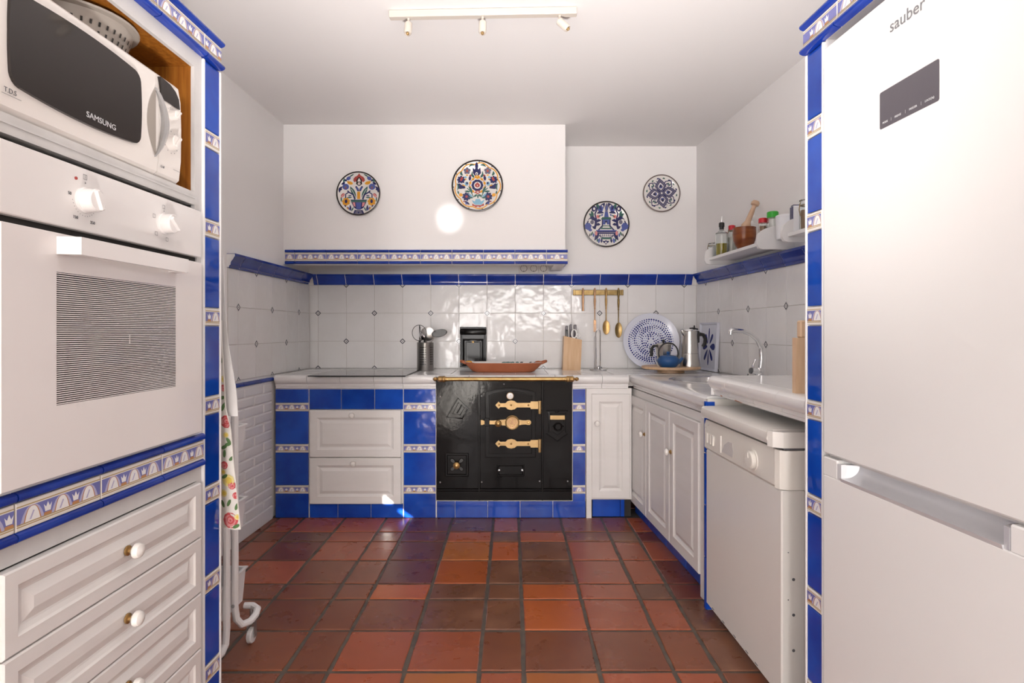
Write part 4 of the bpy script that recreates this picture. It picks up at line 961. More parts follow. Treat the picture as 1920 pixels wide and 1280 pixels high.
# brass utensil rack
x0, x1 = X(1074, YB), X(1168, YB); zc = Z(548.5, YB)
rk = thing('brass_utensil_rack', 'brass wall rail above the knife block', 'rack', ((x0+x1)/2, YB-.006, zc)); hw = (x1-x0)/2
b = MB(); b.box(-hw, hw, -.010, 0, -.019, .019, bev=.003); b.box(-hw, hw, -.013, -.008, .010, .016); b.box(-hw, hw, -.013, -.008, -.016, -.010); b.box(-hw, -hw+.016, -.015, -.008, -.020, .020, bev=.002); b.box(hw-.016, hw, -.015, -.008, -.020, .020, bev=.002); b.build('bar', M['brassd'], rk)
for px in (1092, 1114, 1135, 1158):
    b = MB(); b.tube([(X(px, YB)-(x0+x1)/2, -.010, .016), (X(px, YB)-(x0+x1)/2, -.022, .018), (X(px, YB)-(x0+x1)/2, -.024, .026)], .003, 6); b.build('hook', M['brassd'], rk)
def hanging(px, pyb, nm, label, mt, head):
    L_ = (pyb-540)*YB/F; t = thing(nm, label, 'utensil', (X(px, YB), YB-.034, Z(540, YB)), group='utensils hanging on the brass rack')
    b = MB(); hl = L_-(head[1] if head else 0); N_ = 10
    prof = [(0, .003), (.06, .0075), (.16, .0085), (.30, .0055), (.34, .0080), (.42, .0085), (.56, .0062), (.60, .0045), (.62, .0065), (.66, .0040), (1, .0036)] if head else [(0, .003), (.1, .007), (.55, .0085), (.8, .0065), (1, .008)]
    b.tube([(0, 0, -f*hl) for f, r in prof], [r for f, r in prof], 10); b.build('handle', M[mt], t, smooth=True)
    if head:
        b = MB(); hw_, hh = head
        if nm == 'hanging_fork':
            b.box(-hw_, hw_, -.003, .001, -hl-hh*.4, -hl+.004, bev=.001)
            for k in (-1, 0, 1): b.box(k*hw_*.75-.0022, k*hw_*.75+.0022, -.003, .001, -hl-hh, -hl-hh*.35)
        else:
            b.lathe([(.0002, 0), (hw_*.6, .002), (hw_, .007), (hw_*.96, .008), (hw_*.55, .0045), (.0002, .003)], 24, (0, 0, -hl-hh/2), 'w', sc=(1, hh/hw_/2))
        b.build('head', M[mt if mt != 'rose' or nm == 'hanging_fork' else 'brass'], t, smooth=True)
hanging(1092, 583, 'brass_spreader', 'short rose brass spreader at the left end of the rack', 'rose', None)
hanging(1114, 622, 'hanging_fork', 'rose brass fork hanging on the rack', 'rose', (.009, .08))
hanging(1135, 627, 'hanging_spoon', 'bright brass serving spoon hanging on the rack', 'brass', (.0255, .10))
hanging(1158, 633, 'hanging_spoon', 'dull dark brass spoon at the right end of the rack', 'brassd', (.0255, .108))
# dotted round tray leaning on the wall
tp = W(1221, 633, 3.99); R_ = .196
tr = thing('dotted_round_tray', 'large round white tray with blue dot spiral leaning in the corner', 'tray', (tp.x, 4.0, TOP))
tl = Matrix.Translation((0, .0, R_*.985)) @ Matrix.Rotation(-.14, 4, 'X')
b = MB(); b.lathe([(.0002, -.004), (R_*.9, -.004), (R_, .014), (R_*.995, .017), (R_*.97, .016), (R_*.87, .003), (.0002, .003)], 64, (0,0,0), 'w'); b.xf(tl); b.build('plate', M['melamine'], tr, smooth=True)
b = MB(); b.base = .0034; b.step = 0; r_ = random.Random(11)
for ring in range(11):
    rr = R_*(.12+.066*ring); n = max(6, int(2*PI*rr/.0165))
    for k in range(n):
        a = 2*PI*k/n+ring*.13; v = .5+.5*math.sin(a*3.0+ring*1.62+1.1*math.sin(ring*1.9)); big = .0036+.0028*v
        b.flat([(rr*math.cos(a)+big*math.cos(q*PI/4), rr*math.sin(a)+big*math.sin(q*PI/4)) for q in range(8)], 0 if v > .22 else 1)
b.xf(tl); b.build('dot_print', [M['dotb'], M['dotl']], tr)['kind'] = 'stuff'
# turntable
TX, TY = 1.02, 3.70
tt = thing('wooden_turntable', 'round pale wooden turntable carrying coffee pots and kettle', 'turntable', (TX, TY, TOP))
b = MB(); b.lathe([(.085, 0), (.085, .020), (.0002, .020)], 36, (0,0,0), 'z'); b.build('base', M['turnwood'], tt)
b = MB(); b.lathe([(.175, .022), (.184, .026), (.185, .036), (.181, .040), (.0002, .040)], 48, (0,0,0), 'z'); b.build('disc', M['turnwood'], tt, smooth=True)
TT = TOP+.040
# blue cast iron teapot
kx = X(1253, 3.60)
kt = thing('cast_iron_teapot', 'small round blue cast iron teapot at the front of the turntable', 'teapot', (kx, 3.60, TT))
b = MB(); b.lathe([(.044, 0), (.050, .003), (.062, .018), (.0695, .036), (.068, .046), (.056, .062), (.052, .066), (.0002, .066)], 36, (0,0,0), 'z'); b.build('body', M['kettle'], kt, smooth=True)
b = MB(); b.lathe([(.050, .064), (.050, .069), (.030, .074), (.010, .076), (.008, .081), (.013, .089), (.008, .097), (.0002, .098)], 24, (0,0,0), 'z'); b.build('lid', M['kettle'], kt, smooth=True)
b = MB(); b.tube([(.055, -.01, .030), (.075, -.012, .044), (.086, -.014, .060)], [.016, .011, .008], 12); b.build('spout', M['kettle'], kt, smooth=True)
b = MB(); b.tube([(-.056, 0, .058)]+[(-.061*math.cos(PI*k/14), 0, .082+.068*math.sin(PI*k/14)**.85) for k in range(15)]+[(.056, 0, .058)], .0045, 8); b.build('handle', M['black'], kt, smooth=True)
# small glass press pot
gx = X(1244, 3.74)
gp = thing('small_moka_pot', 'small dull grey coffee pot with black handle behind the blue teapot', 'coffee pot', (gx, 3.74, TT))
b = MB(); b.lathe([(.046, 0), (.046, .004), (.040, .060), (.041, .064), (.046, .066)]+[(.046+.006*k/4, .066+.070*k/4) for k in range(1, 5)]+[(.0002, .137)], 10, (0,0,0), 'z'); b.build('body', M['steel'], gp)
b = MB(); b.lathe([(.053, .136), (.050, .142), (.018, .150), (.0002, .151)], 10, (0,0,0), 'z', 0); b.ball((0, 0, .160), .010, 1); b.build('lid', [M['steel'], M['black']], gp)
b = MB(); b.tube([(-.045, 0, .128), (-.065, -.004, .128), (-.078, -.006, .112), (-.080, -.006, .06)], [.008, .009, .011, .010], 10); b.build('handle', M['black'], gp, smooth=True)
# tall steel moka pot
mx_ = X(1293, 3.68)
mk = thing('steel_moka_pot', 'tall shiny steel moka pot with black handle on the turntable', 'coffee pot', (mx_, 3.68, TT))
b = MB(); b.lathe([(.066, 0), (.066, .004), (.065, .020), (.058, .060), (.0565, .076), (.056, .080), (.055, .082)], 36, (0,0,0), 'z'); b.build('boiler', M['steel'], mk, smooth=True)
b = MB(); b.lathe([(.056, .083), (.054, .12), (.050, .20), (.049, .223), (.051, .226), (.0002, .226)], 36, (0,0,0), 'z'); b.tube([(-.035, -.02, .205), (-.052, -.026, .222), (-.060, -.03, .232)], [.018, .014, .008], 10); b.build('jug', M['steel'], mk, smooth=True)
b = MB(); b.lathe([(.052, .227), (.050, .233), (.030, .238), (.0002, .239)], 30, (0,0,0), 'z'); ml = b.build('lid', M['chrome'], mk, smooth=True)
b = MB(); b.tube([(.030, 0, .238), (.052, 0, .234)], .007, 8); b.ball((.030, 0, .252), .0065, sc=(.8, .8, 1.5)); b.tube([(.0, 0, .239), (.036, 0, .243)], .006, 8); b.build('thumb_lever', M['black'], ml, smooth=True)
b = MB(); b.tube([(.046, 0, .195), (.066, 0, .205), (.088, 0, .200), (.100, 0, .175), (.098, 0, .145), (.084, 0, .125)], [.014, .013, .012, .012, .012, .010], 10); b.box(.040, .060, -.016, .016, .150, .225, bev=.004); b.build('handle', M['black'], mk, smooth=True)
# flower tray on right wall
ft_ = thing('flower_tray', 'rectangular pale tray with blue petal flower leaning on the right wall', 'tray', (1.5785, 0, 0), -PI/2+AW)
bx_, bw, bhh = -3.825, .285, .318
tl = Matrix.Translation((bx_, -.012, TOP+.002+bhh/2)) @ Matrix.Rotation(-.05, 4, 'X')
b = MB(); b.rings(bw, bhh, [(0, .0), (0, .018), (.003, .021), (.008, .019), (.016, .008), (.018, .008)]); b.xf(tl); b.build('dish', M['melamine'], ft_)
b = MB(); b.base = .0084
for a, l, w_ in ((90, .125, .022), (270, .125, .022), (0, .105, .05), (180, .105, .05), (52, .105, .034), (128, .105, .034), (232, .115, .034), (308, .115, .034)):
    a = math.radians(a); pts = []
    for k in range(12):
        t = 2*PI*k/12; u = .5-.5*math.cos(t); pts.append((.022+(l-.022)*u, w_/2*math.sin(t)*(.35+.65*u)*1.2))
    b.flat([(u*math.cos(a)*.95-v*math.sin(a), u*math.sin(a)+v*math.cos(a)) for u, v in pts], 0)
b.xf(tl); b.build('flower_print', M['dotb'], ft_)['kind'] = 'stuff'
# sink and tap
sn = thing('round_sink', 'round stainless steel sink bowl set in the tiled worktop', 'sink', (SKX, SKY, TOP))
b = MB(); b.lathe([(.225, .001), (.222, .004), (.208, .004), (.202, 0), (.198, -.04), (.170, -.068), (.05, -.075), (.0002, -.076)], 56, (0,0,0), 'z', cap=False); b.build('bowl', M['sinksteel'], sn, smooth=True)
b = MB(); b.lathe([(.035, -.0745), (.030, -.072), (.0002, -.072)], 20, (0,0,0), 'z'); b.build('drain', M['chrome'], sn, smooth=True)
fx, fy = X(1424, 2.90), 2.90
fc = thing('mixer_tap', 'chrome swan neck mixer tap behind the sink', 'tap', (fx, fy, TOP))
b = MB(); b.lathe([(.027, 0), (.027, .006), (.023, .012), (.022, .055), (.024, .062), (.018, .080), (.0002, .080)], 24, (0,0,0), 'z'); b.build('base', M['chrome'], fc, smooth=True)
b = MB(); b.tube([(.006, 0, .075), (.012, 0, .13), (.008, 0, .18), (-.012, 0, .222), (-.045, 0, .250), (-.085, 0, .265), (-.125, 0, .268)], [.0135, .013, .012, .0115, .011, .0105, .0105], 14); b.build('spout', M['chrome'], fc, smooth=True)
b = MB(); b.tube([(-.122, 0, .268), (-.138, 0, .268), (-.144, 0, .262), (-.145, 0, .248)], [.012, .013, .013, .012], 14); b.build('aerator', M['chrome'], fc, smooth=True)
b = MB(); b.tube([(-.005, -.005, .060), (-.045, -.012, .066)], [.017, .016], 14); b.tube([(-.040, -.012, .066), (-.036, -.012, .095), (-.024, -.012, .122)], [.008, .006, .0045], 10); b.build('lever', M['chrome'], fc, smooth=True)
b = MB(); b.tube([(-.045, -.012, .066), (-.052, -.013, .067)], [.016, .014], 14); b.build('cap', M['ink'], fc, smooth=True)
# chopping board beside fridge tower
cb = thing('chopping_board', 'pale wooden board standing on the raised worktop beside the fridge tower', 'board', (.868, 1.665, RTOP), 0)
b = MB(); b.polyz([(-.052, -.012), (.10, -.012), (.10, .012), (-.052, .012)], .0, .16); b.box(-.040, .09, -.012, .012, .16, .21, bev=.004); b.build('plank', M['board'], cb)

# ------------------------------------------------------------------ shelf on the right wall
def shelf(label, u0, u1, near=True):
    s = thing('wall_shelf', label, 'shelf', *RW, group='white shelves on the right wall')
    b = MB(); b.box(u0+.018, u1-.018, -.150, -.001, 1.548, 1.564); b.build('board', M['cart'], s)
    b = MB(); b.polyx([(-.150, 1.548), (-.166, 1.548), (-.166, 1.562), (-.163, 1.565), (-.150, 1.565)], u0+.018, u1-.018); b.build('front_lip', M['cart'], s)
    for x in (u0, u1-.018):
        pf = [(0, 1.525), (-.165, 1.525), (-.182, 1.530), (-.192, 1.548), (-.192, 1.575), (-.186, 1.598), (-.168, 1.615), (-.145, 1.628), (-.10, 1.640), (-.05, 1.652), (0, 1.660)]
        b = MB(); b.polyx(pf, x, x+.018); b.build('side_panel', M['cart'], s)
    return s
shelf('white wooden shelf with oil bottle and mortar above the sink', -3.49, -2.83)
shelf('white wooden shelf partly hidden behind the fridge tower', -2.62, -1.98)
SZ0 = 1.564
MRW = Matrix.Translation(RW[0]) @ Matrix.Rotation(RW[1], 4, 'Z')
def onshelf(px, out):   # point on the shelf seen at image column px, 'out' metres from the wall
    # solve u so that projected x matches
    best = min((abs(960+F*(MRW @ Vector((-u/1000, -out, 0))).x/(MRW @ Vector((-u/1000, -out, 0))).y-px), u) for u in range(1950, 3560, 4))
    v = MRW @ Vector((-best[1]/1000, -out, 0)); return (v.x, v.y, SZ0)
def jar(nm, label, px, out, r, h, fill, fm, lid, lid_h=.02, neck=None, clip=False):
    t = thing(nm, label, 'jar' if nm != 'oil_bottle' else 'bottle', onshelf(px, out))
    nk = neck or r*.85
    b = MB(); b.lathe([(r*.96, 0), (r, .004), (r, h*.82), (nk, h*.93), (nk, h), (nk-.003, h), (nk-.003, h*.92), (r-.003, h*.80), (r-.003, .005), (.0002, .005)], 24, (0,0,0), 'z'); b.build('glass', M['glass'], t, smooth=True)
    if fill: b = MB(); b.lathe([(.0002, .006), (r-.004, .006), (r-.004, h*fill), (.0002, h*fill)], 24, (0,0,0), 'z', cap=False); b.build('contents', M[fm], t, smooth=True)
    if lid: b = MB(); b.lathe([(nk+.003, h-.006), (nk+.003, h+lid_h-.003), (nk, h+lid_h), (.0002, h+lid_h)], 24, (0,0,0), 'z'); b.build('lid', M[lid], t, smooth=True)
    if clip: b = MB(); b.tube([(-nk-.004, -.006, h*.55), (-nk-.010, -.008, h*.75), (-nk-.006, -.006, h*.95), (-nk+.006, 0, h+lid_h)], .002, 6); b.tube([(nk+.004, 0, h*.7), (nk+.005, 0, h+lid_h)], .002, 6); b.tube([(nk*math.cos(k*PI/8)*1.06, nk*math.sin(k*PI/8)*1.06, h*.93) for k in range(16)], .002, 6, closed=True); b.build('wire_clip', M['brassd'], t, smooth=True)
    return t
jar('clip_jar', 'small clip-top glass jar at the far end of the shelf', 1337, .13, .030, .080, .35, 'flour', 'glass', .012, None, True)
ob = jar('oil_bottle', 'square-shouldered glass bottle half full of green olive oil with pourer', 1353, .115, .036, .165, .45, 'oil', None, 0, .012)
b = MB(); b.lathe([(.013, .158), (.013, .172), (.016, .174), (.016, .196), (.012, .200), (.0002, .200)], 16, (0,0,0), 'z'); b.build('stopper', M['black'], ob, smooth=True)
b = MB(); b.tube([(0, 0, .198), (0, 0, .226), (.003, 0, .236)], [.005, .0035, .003], 8); b.build('pourer', M['chrome'], ob, smooth=True)
jar('red_lid_jar', 'tall clip jar with bright red cap behind the mortar', 1372, .045, .026, .165, .7, 'flour', 'redcap', .022, .016, True)
mp = onshelf(1395.5, .105)
mo = thing('mortar', 'round varnished brown wooden mortar on the shelf', 'mortar', mp)
b = MB(); b.lathe([(.038, 0), (.040, .005), (.036, .010), (.046, .026), (.058, .055), (.061, .085), (.059, .115), (.060, .121), (.056, .122), (.052, .112), (.050, .06), (.030, .03), (.0002, .028)], 36, (0,0,0), 'z'); b.build('bowl', M['mortar'], mo, smooth=True)
pe = thing('pestle', 'pale turned wooden pestle standing in the mortar', 'pestle', mp)
b = MB(); ax_ = Vector((.40, -.03, 1)).normalized(); pr = [(0, .018), (.03, .024), (.06, .022), (.085, .026), (.100, .0255), (.118, .018), (.125, .015), (.15, .0145), (.185, .013), (.205, .011), (.215, .012), (.220, .021), (.232, .022), (.242, .017), (.246, .003)]
b.tube([Vector((-.028, 0, .040))+ax_*t for t, r in pr], [r for t, r in pr], 16); b.build('shaft', M['pestle'], pe, smooth=True)
jar('spice_jar', 'spice jar with red and yellow cap behind the shelf panel', 1431, .12, .020, .110, .8, 'spice', 'redcap', .018, .019)
jar('green_lid_jar', 'glass jar with bright green screw cap on the shelf', 1449, .10, .027, .125, .5, 'flour', 'greencap', .024, .024)
t = thing('food_packet', 'white paper packet with blue edge on the near shelf', 'packet', onshelf(1497, .11), -.1)
b = MB(); b.box(-.030, .030, -.018, .018, 0, .125, 0, .004); b.box(-.028, .030, -.014, .014, .125, .129, 1); b.box(-.0315, -.0295, -.017, .017, .004, .121, 1); b.build('bag', [M['paper'], M['navy']], t)
jar('clip_jar_spice', 'brown filled clip-top jar next to the fridge tower edge', 1511, .13, .026, .115, .75, 'spice', 'glass', .018, .024, True)
t = thing('plastic_tub', 'rounded translucent white tub at the far end of the near shelf', 'tub', onshelf(1474, .08))
b = MB(); b.lathe([(.040, 0), (.043, .004), (.046, .10), (.045, .108), (.0002, .110)], 28, (0,0,0), 'z'); b.build('shell', M['paper'], t, smooth=True)
b = MB(); b.lathe([(.0475, .104), (.0475, .112), (.044, .115), (.0002, .115)], 28, (0,0,0), 'z'); b.build('lid', M['paper'], t, smooth=True)

# ------------------------------------------------------------------ ceiling spotlight bar
ya = 2.34; zt_ = CEIL
tb = thing('spotlight_bar', 'cream ceiling track bar with three small spot heads', 'ceiling light', (X(905, ya), ya, CEIL), -.035)
hw = (X(1081, ya)-X(729, ya))/2
b = MB(); b.box(-hw, hw, -.016, .016, -.030, -.001, bev=.003); b.build('track', M['lamp'], tb)
def spot(x, rot, up):
    b = MB(); b.tube([(0, 0, -.028), (0, 0, -.052)], .0055, 10); s = b.build('stem', M['lamp'], tb, (x, 0, 0))
    b = MB(); b.lathe([(.011, .004), (.0155, .002), (.0155, -.044), (.0125, -.050), (.0125, -.046), (.0002, -.046)], 18, (0,0,0), 'z', 0); b.lathe([(.0002, .005), (.012, .005), (.0125, .003)], 18, (0,0,0), 'z', 1, cap=False); b.ball((0, 0, -.049), .007, 2)
    b.build('spot_head', [M['lamp'], M['black'] if up else M['lamp'], M['brassp']], s, (0, 0, -.054), rot, smooth=True)
spot(X(765, ya)-X(905, ya), (-.35, 0, 0), True); spot(0, (-.25, 0, 0), True); spot(X(1049, ya)-X(905, ya), (-.2, -.75, 0), False)

# ------------------------------------------------------------------ painted plates
class Deco(MB):
    def __init__(s, R, w): super().__init__(); s.R = R; s.base = w; s.step = 2.5e-5
    def P(s, pts, m): s.flat([(x*s.R, y*s.R) for x, y in pts], m)
    def E(s, cx, cy, rx, ry, m, a=0, n=14):
        ca, sa = math.cos(a), math.sin(a); s.P([(cx+rx*math.cos(t)*ca-ry*math.sin(t)*sa, cy+rx*math.cos(t)*sa+ry*math.sin(t)*ca) for t in [2*PI*k/n for k in range(n)]], m)
    def leaf(s, x0, y0, x1, y1, w, m, bend=0, n=7):
        dx, dy = x1-x0, y1-y0; l = math.hypot(dx, dy); nx, ny = -dy/l, dx/l; A = []; B = []
        for k in range(n+1):
            t = k/n; ww = w*math.sin(PI*t)**.8 if 0 < k < n else 0; bb = bend*math.sin(PI*t); x, y = x0+dx*t+nx*bb, y0+dy*t+ny*bb; A.append((x+nx*ww/2, y+ny*ww/2)); B.append((x-nx*ww/2, y-ny*ww/2))
        s.P(A+B[::-1][1:-1], m)
    def stroke(s, pts, w, m):
        A = []; B = []
        for i, p in enumerate(pts):
            q0 = pts[max(0, i-1)]; q1 = pts[min(len(pts)-1, i+1)]; dx, dy = q1[0]-q0[0], q1[1]-q0[1]; l = math.hypot(dx, dy) or 1; A.append((p[0]-dy/l*w/2, p[1]+dx/l*w/2)); B.append((p[0]+dy/l*w/2, p[1]-dx/l*w/2))
        s.layer += 1
        for i in range(len(pts)-1): s.flat([(x*s.R, y*s.R) for x, y in (A[i], A[i+1], B[i+1], B[i])], m, s.base+s.layer*s.step)
    def ringp(s, r0, r1, m, n=64, lob=0, amp=0):
        s.layer += 1; f = lambda r, k: ((r+amp*abs(math.sin(lob*PI*k/n))-amp/2)*math.cos(2*PI*k/n+1.7), (r+amp*abs(math.sin(lob*PI*k/n))-amp/2)*math.sin(2*PI*k/n+1.7))
        for k in range(n): s.flat([(x*s.R, y*s.R) for x, y in (f(r0, k), f(r1, k), f(r1, k+1), f(r0, k+1))], m, s.base+s.layer*s.step)
    def flower(s, cx, cy, r, n, mp_, mc, a0=0, pw=.45):
        for k in range(n):
            a = a0+2*PI*k/n; s.E(cx+r*.6*math.cos(a), cy+r*.6*math.sin(a), r*.42, r*pw*.6, mp_, a, 8)
        s.E(cx, cy, r*.3, r*.3, mc, 0, 8)
PM = ['plate', 'navy', 'pblue', 'sky', 'teal', 'orange', 'dred', 'rim', 'pgrey', 'pink']
W_, NV, PB, SK, TE, OR, RD_, BK, GV, PK = range(10)
def plate(nm, label, px, py, Y, rpx, paint, rimm='rim'):
    R = rpx*Y/F; p = W(px, py, Y); t = thing(nm, label, 'plate', (p.x, Y, p.z), group='painted plates on the wall')
    b = MB(); b.lathe([(R*.55, .001), (R*.6, .004), (R*.97, .018), (R, .021), (R*.99, .0235), (R*.955, .0235), (R*.94, .0225), (.0002, .0222)], 64, (0,0,0), 'w', 0); b.build('dish', M['plate'], t, smooth=True)
    b = MB(); b.lathe([(R*.965, .0185), (R*1.002, .0205), (R*1.002, .0235), (R*.985, .0245), (R*.940, .0240)], 64, (0,0,0), 'w', cap=False); b.build('rim_band', M[rimm], t, smooth=True)
    d = Deco(R, .0226); paint(d); d.build('painted_pattern', [M[k] for k in PM], t)['kind'] = 'stuff'
def mir(fn):
    for s in (-1, 1): fn(s)
def paint1(d):
    d.P([(-.20,.50),(-.16,.72),(-.04,.80),(.04,.92),(.12,.80),(.22,.72),(.27,.50),(.14,.56),(.04,.62),(-.06,.56)], RD_)
    for k in range(9): a = PI*k/8; d.E(.04+.22*math.cos(a), .60+.17*math.sin(a), .05, .05, RD_, 0, 8)
    d.P([(-.10,.42),(-.08,.62),(.04,.76),(.16,.62),(.18,.42),(.04,.34)], BK); d.P([(-.03,.46),(-.02,.60),(.04,.70),(.10,.60),(.11,.46)], W_); d.E(.04,.44,.10,.10,BK); d.E(.04,.44,.06,.06,W_); d.E(.04,.44,.025,.025,RD_)
    d.P([(-.14,.30),(-.08,.34),(.04,.18),(.16,.34),(.22,.30),(.12,.10),(-.04,.10)], NV); d.P([(-.10,.28),(-.02,.28),(0,.14),(-.04,.13)], PB); d.P([(.18,.28),(.10,.28),(.08,.14),(.12,.13)], PB); d.P([(.01,.30),(.07,.30),(.05,.12),(.03,.12)], W_)
    d.P([(-.05,.08),(.09,.08),(.09,-.26),(-.05,-.26)], OR)
    def S(s):
        c = .03; g = lambda x: c+s*x
        d.leaf(g(.14), -.26, g(.40), .32, .17, TE, .02*s); d.stroke([(g(.13), -.24), (g(.22), -.02), (g(.34), .2)], .02, W_)
        d.E(g(.40), .47, .13, .075, OR, .25*s); d.leaf(g(.28), .42, g(.56), .56, .09, OR)
        d.E(g(.60), .30, .15, .14, PB); d.E(g(.60), .28, .06, .06, GV); d.E(g(.60), .24, .03, .03, RD_)
        d.E(g(.47), .68, .11, .08, PB, -.6*s); d.leaf(g(.22), .88, g(.44), .74, .06, TE); d.leaf(g(.54), .56, g(.66), .62, .10, NV); d.leaf(g(.70), .44, g(.66), .70, .08, TE); d.leaf(g(.62), .50, g(.80), .40, .10, NV)
        d.stroke([(g(.18), -.28), (g(.26), -.06), (g(.45), .05), (g(.52), .12)], .06, NV); d.stroke([(g(.48), .04), (g(.60), -.04), (g(.60), -.26)], .05, NV); d.leaf(g(.74), .32, g(.88), .02, .12, NV, .06*s); d.leaf(g(.76), .20, g(.90), .14, .08, NV)
        d.E(g(.73), -.08, .10, .065, RD_, -.8*s); d.leaf(g(.66), 0, g(.84), -.24, .08, PK); d.leaf(g(.80), -.16, g(.80), -.40, .06, TE); d.leaf(g(.30), -.18, g(.56), -.20, .06, TE); d.leaf(g(.32), -.10, g(.50), -.12, .05, NV)
        d.flower(g(.58), -.38, .19, 7, OR, NV, .3, .6); d.E(g(.58), -.36, .06, .09, NV)
        d.leaf(g(.58), -.62, g(.66), -.52, .06, NV); d.leaf(g(.36), -.80, g(.40), -.52, .08, NV); d.leaf(g(.38), -.78, g(.52), -.60, .07, PB); d.leaf(g(.46), -.74, g(.56), -.62, .06, OR); d.leaf(g(.34), -.82, g(.24), -.62, .06, TE)
    mir(S)
    d.P([(-.34,-.29),(.40,-.29),(.38,-.39),(-.32,-.39)], TE); d.P([(-.34,-.29),(.40,-.29),(.40,-.315),(-.34,-.315)], NV)
    d.P([(-.31,-.40),(.37,-.40),(.24,-.66),(.10,-.74),(-.04,-.74),(-.18,-.66)], NV); d.P([(-.10,-.41),(.14,-.41),(.12,-.72),(-.08,-.72)], PB); d.P([(-.26,-.42),(-.14,-.42),(-.12,-.62),(-.19,-.58)], PK); d.P([(.32,-.42),(.19,-.42),(.17,-.62),(.25,-.58)], PK)
    d.P([(-.16,-.76),(.20,-.76),(.28,-.92),(-.22,-.92)], NV); d.P([(-.10,-.78),(.14,-.78),(.20,-.93),(-.16,-.93)], GV); d.E(.02,-.88,.03,.05,NV)
def paint2(d):
    d.ringp(.84, .885, OR, 99, 9, .07)
    for k in range(11): a = 2*PI*k/11+.35; d.E(.925*math.cos(a), .925*math.sin(a), .022, .022, BK, 0, 8)
    d.P([(-.18,.70),(-.10,.62),(-.03,.84),(.03,.62),(.11,.70),(.14,.48),(.04,.38),(-.10,.38),(-.17,.48)], NV); d.leaf(-.03, .60, -.03, .92, .12, NV); d.E(-.03,.46,.05,.06,W_); d.E(-.03,.45,.025,.03,NV)
    for k in range(10):
        a = 2*PI*k/10+.3; d.E(.29*math.cos(a), .01+.29*math.sin(a), .065, .045, OR, a+PI/2); d.E(.30*math.cos(a+.31), .01+.30*math.sin(a+.31), .022, .022, RD_, 0, 8)
    d.flower(0, .01, .23, 10, NV, NV, 0, .7); d.E(0,.01,.185,.185,NV); d.E(0,.01,.135,.135,W_); d.E(0,.01,.10,.085,RD_); d.E(0,.05,.05,.07,RD_); d.E(0,0,.015,.03,W_)
    d.P([(-.10,-.28),(-.06,-.20),(.02,-.19),(.10,-.20),(.12,-.27),(.02,-.33)], RD_); d.P([(-.05,-.25),(.01,-.23),(.08,-.25),(.02,-.29)], W_); d.leaf(0, -.34, -.14, -.44, .08, TE); d.leaf(.03, -.34, .16, -.42, .08, TE); d.leaf(.02, -.50, .02, -.34, .06, TE)
    d.P([(-.22,-.56),(-.10,-.62),(-.06,-.52),(.10,-.52),(.14,-.62),(.28,-.54),(.24,-.66),(.16,-.74),(-.08,-.74),(-.16,-.68)], SK); d.P([(-.20,-.70),(-.10,-.76),(.14,-.76),(.25,-.69),(.26,-.78),(.16,-.80),(.10,-.85),(.02,-.80),(-.06,-.85),(-.12,-.80),(-.20,-.78)], RD_)
    def S(s):
        g = lambda x: s*x
        d.flower(g(.40), .57, .14, 5, GV, OR, .3, .7); d.E(g(.40), .56, .04, .04, RD_); d.flower(g(.63), .22, .16, 8, NV, RD_, 0, .5); d.E(g(.60), .28, .045, .05, RD_)
        d.E(g(.42), .07, .075, .08, SK); d.E(g(.40), .09, .04, .045, NV); d.leaf(g(.46), -.10, g(.78), .06, .18, NV); d.leaf(g(.5), -.06, g(.76), -.10, .10, NV); d.leaf(g(.55), .0, g(.70), .12, .05, W_)
        d.flower(g(.42), -.43, .17, 8, NV, RD_, .2, .5); d.E(g(.64), -.37, .075, .06, OR); d.leaf(g(.57), -.34, g(.72), -.34, .08, OR)
        d.leaf(g(.30), -.74, g(.50), -.60, .09, NV); d.leaf(g(.40), -.66, g(.46), -.74, .07, PB); d.E(g(.52), -.62, .03, .03, RD_, 0, 8)
        d.stroke([(g(.14), -.46), (g(.26), -.22), (g(.40), -.10)], .03, TE); d.leaf(g(.20), -.34, g(.34), -.02, .09, TE, .02*s); d.leaf(g(.26), -.24, g(.50), -.22, .07, TE); d.leaf(g(.18), -.46, g(.36), -.30, .07, SK); d.leaf(g(.16), -.48, g(.36), -.46, .06, TE)
        d.leaf(g(.10), .78, g(.34), .72, .07, TE, .05*s); d.leaf(g(.62), .56, g(.56), .38, .09, TE, .04*s); d.leaf(g(.80), .10, g(.78), -.20, .06, TE, -.05*s); d.leaf(g(.76), -.20, g(.72), -.34, .06, TE)
        d.leaf(g(.12), .30, g(.24), .46, .09, TE); d.E(g(.27), .38, .045, .045, RD_, 0, 8); d.leaf(g(.30), .18, g(.28), .38, .10, NV); d.E(g(.46), .32, .05, .04, SK); d.E(g(.40), .40, .04, .03, OR); d.E(g(.45), .24, .03, .03, OR); d.leaf(g(.20), .34, g(.20), .56, .05, TE); d.leaf(g(.60), .02, g(.44), -.02, .04, OR)
    mir(S); d.leaf(-.10, .28, -.03, .40, .08, OR); d.leaf(.10, .28, .0, .40, .08, OR)
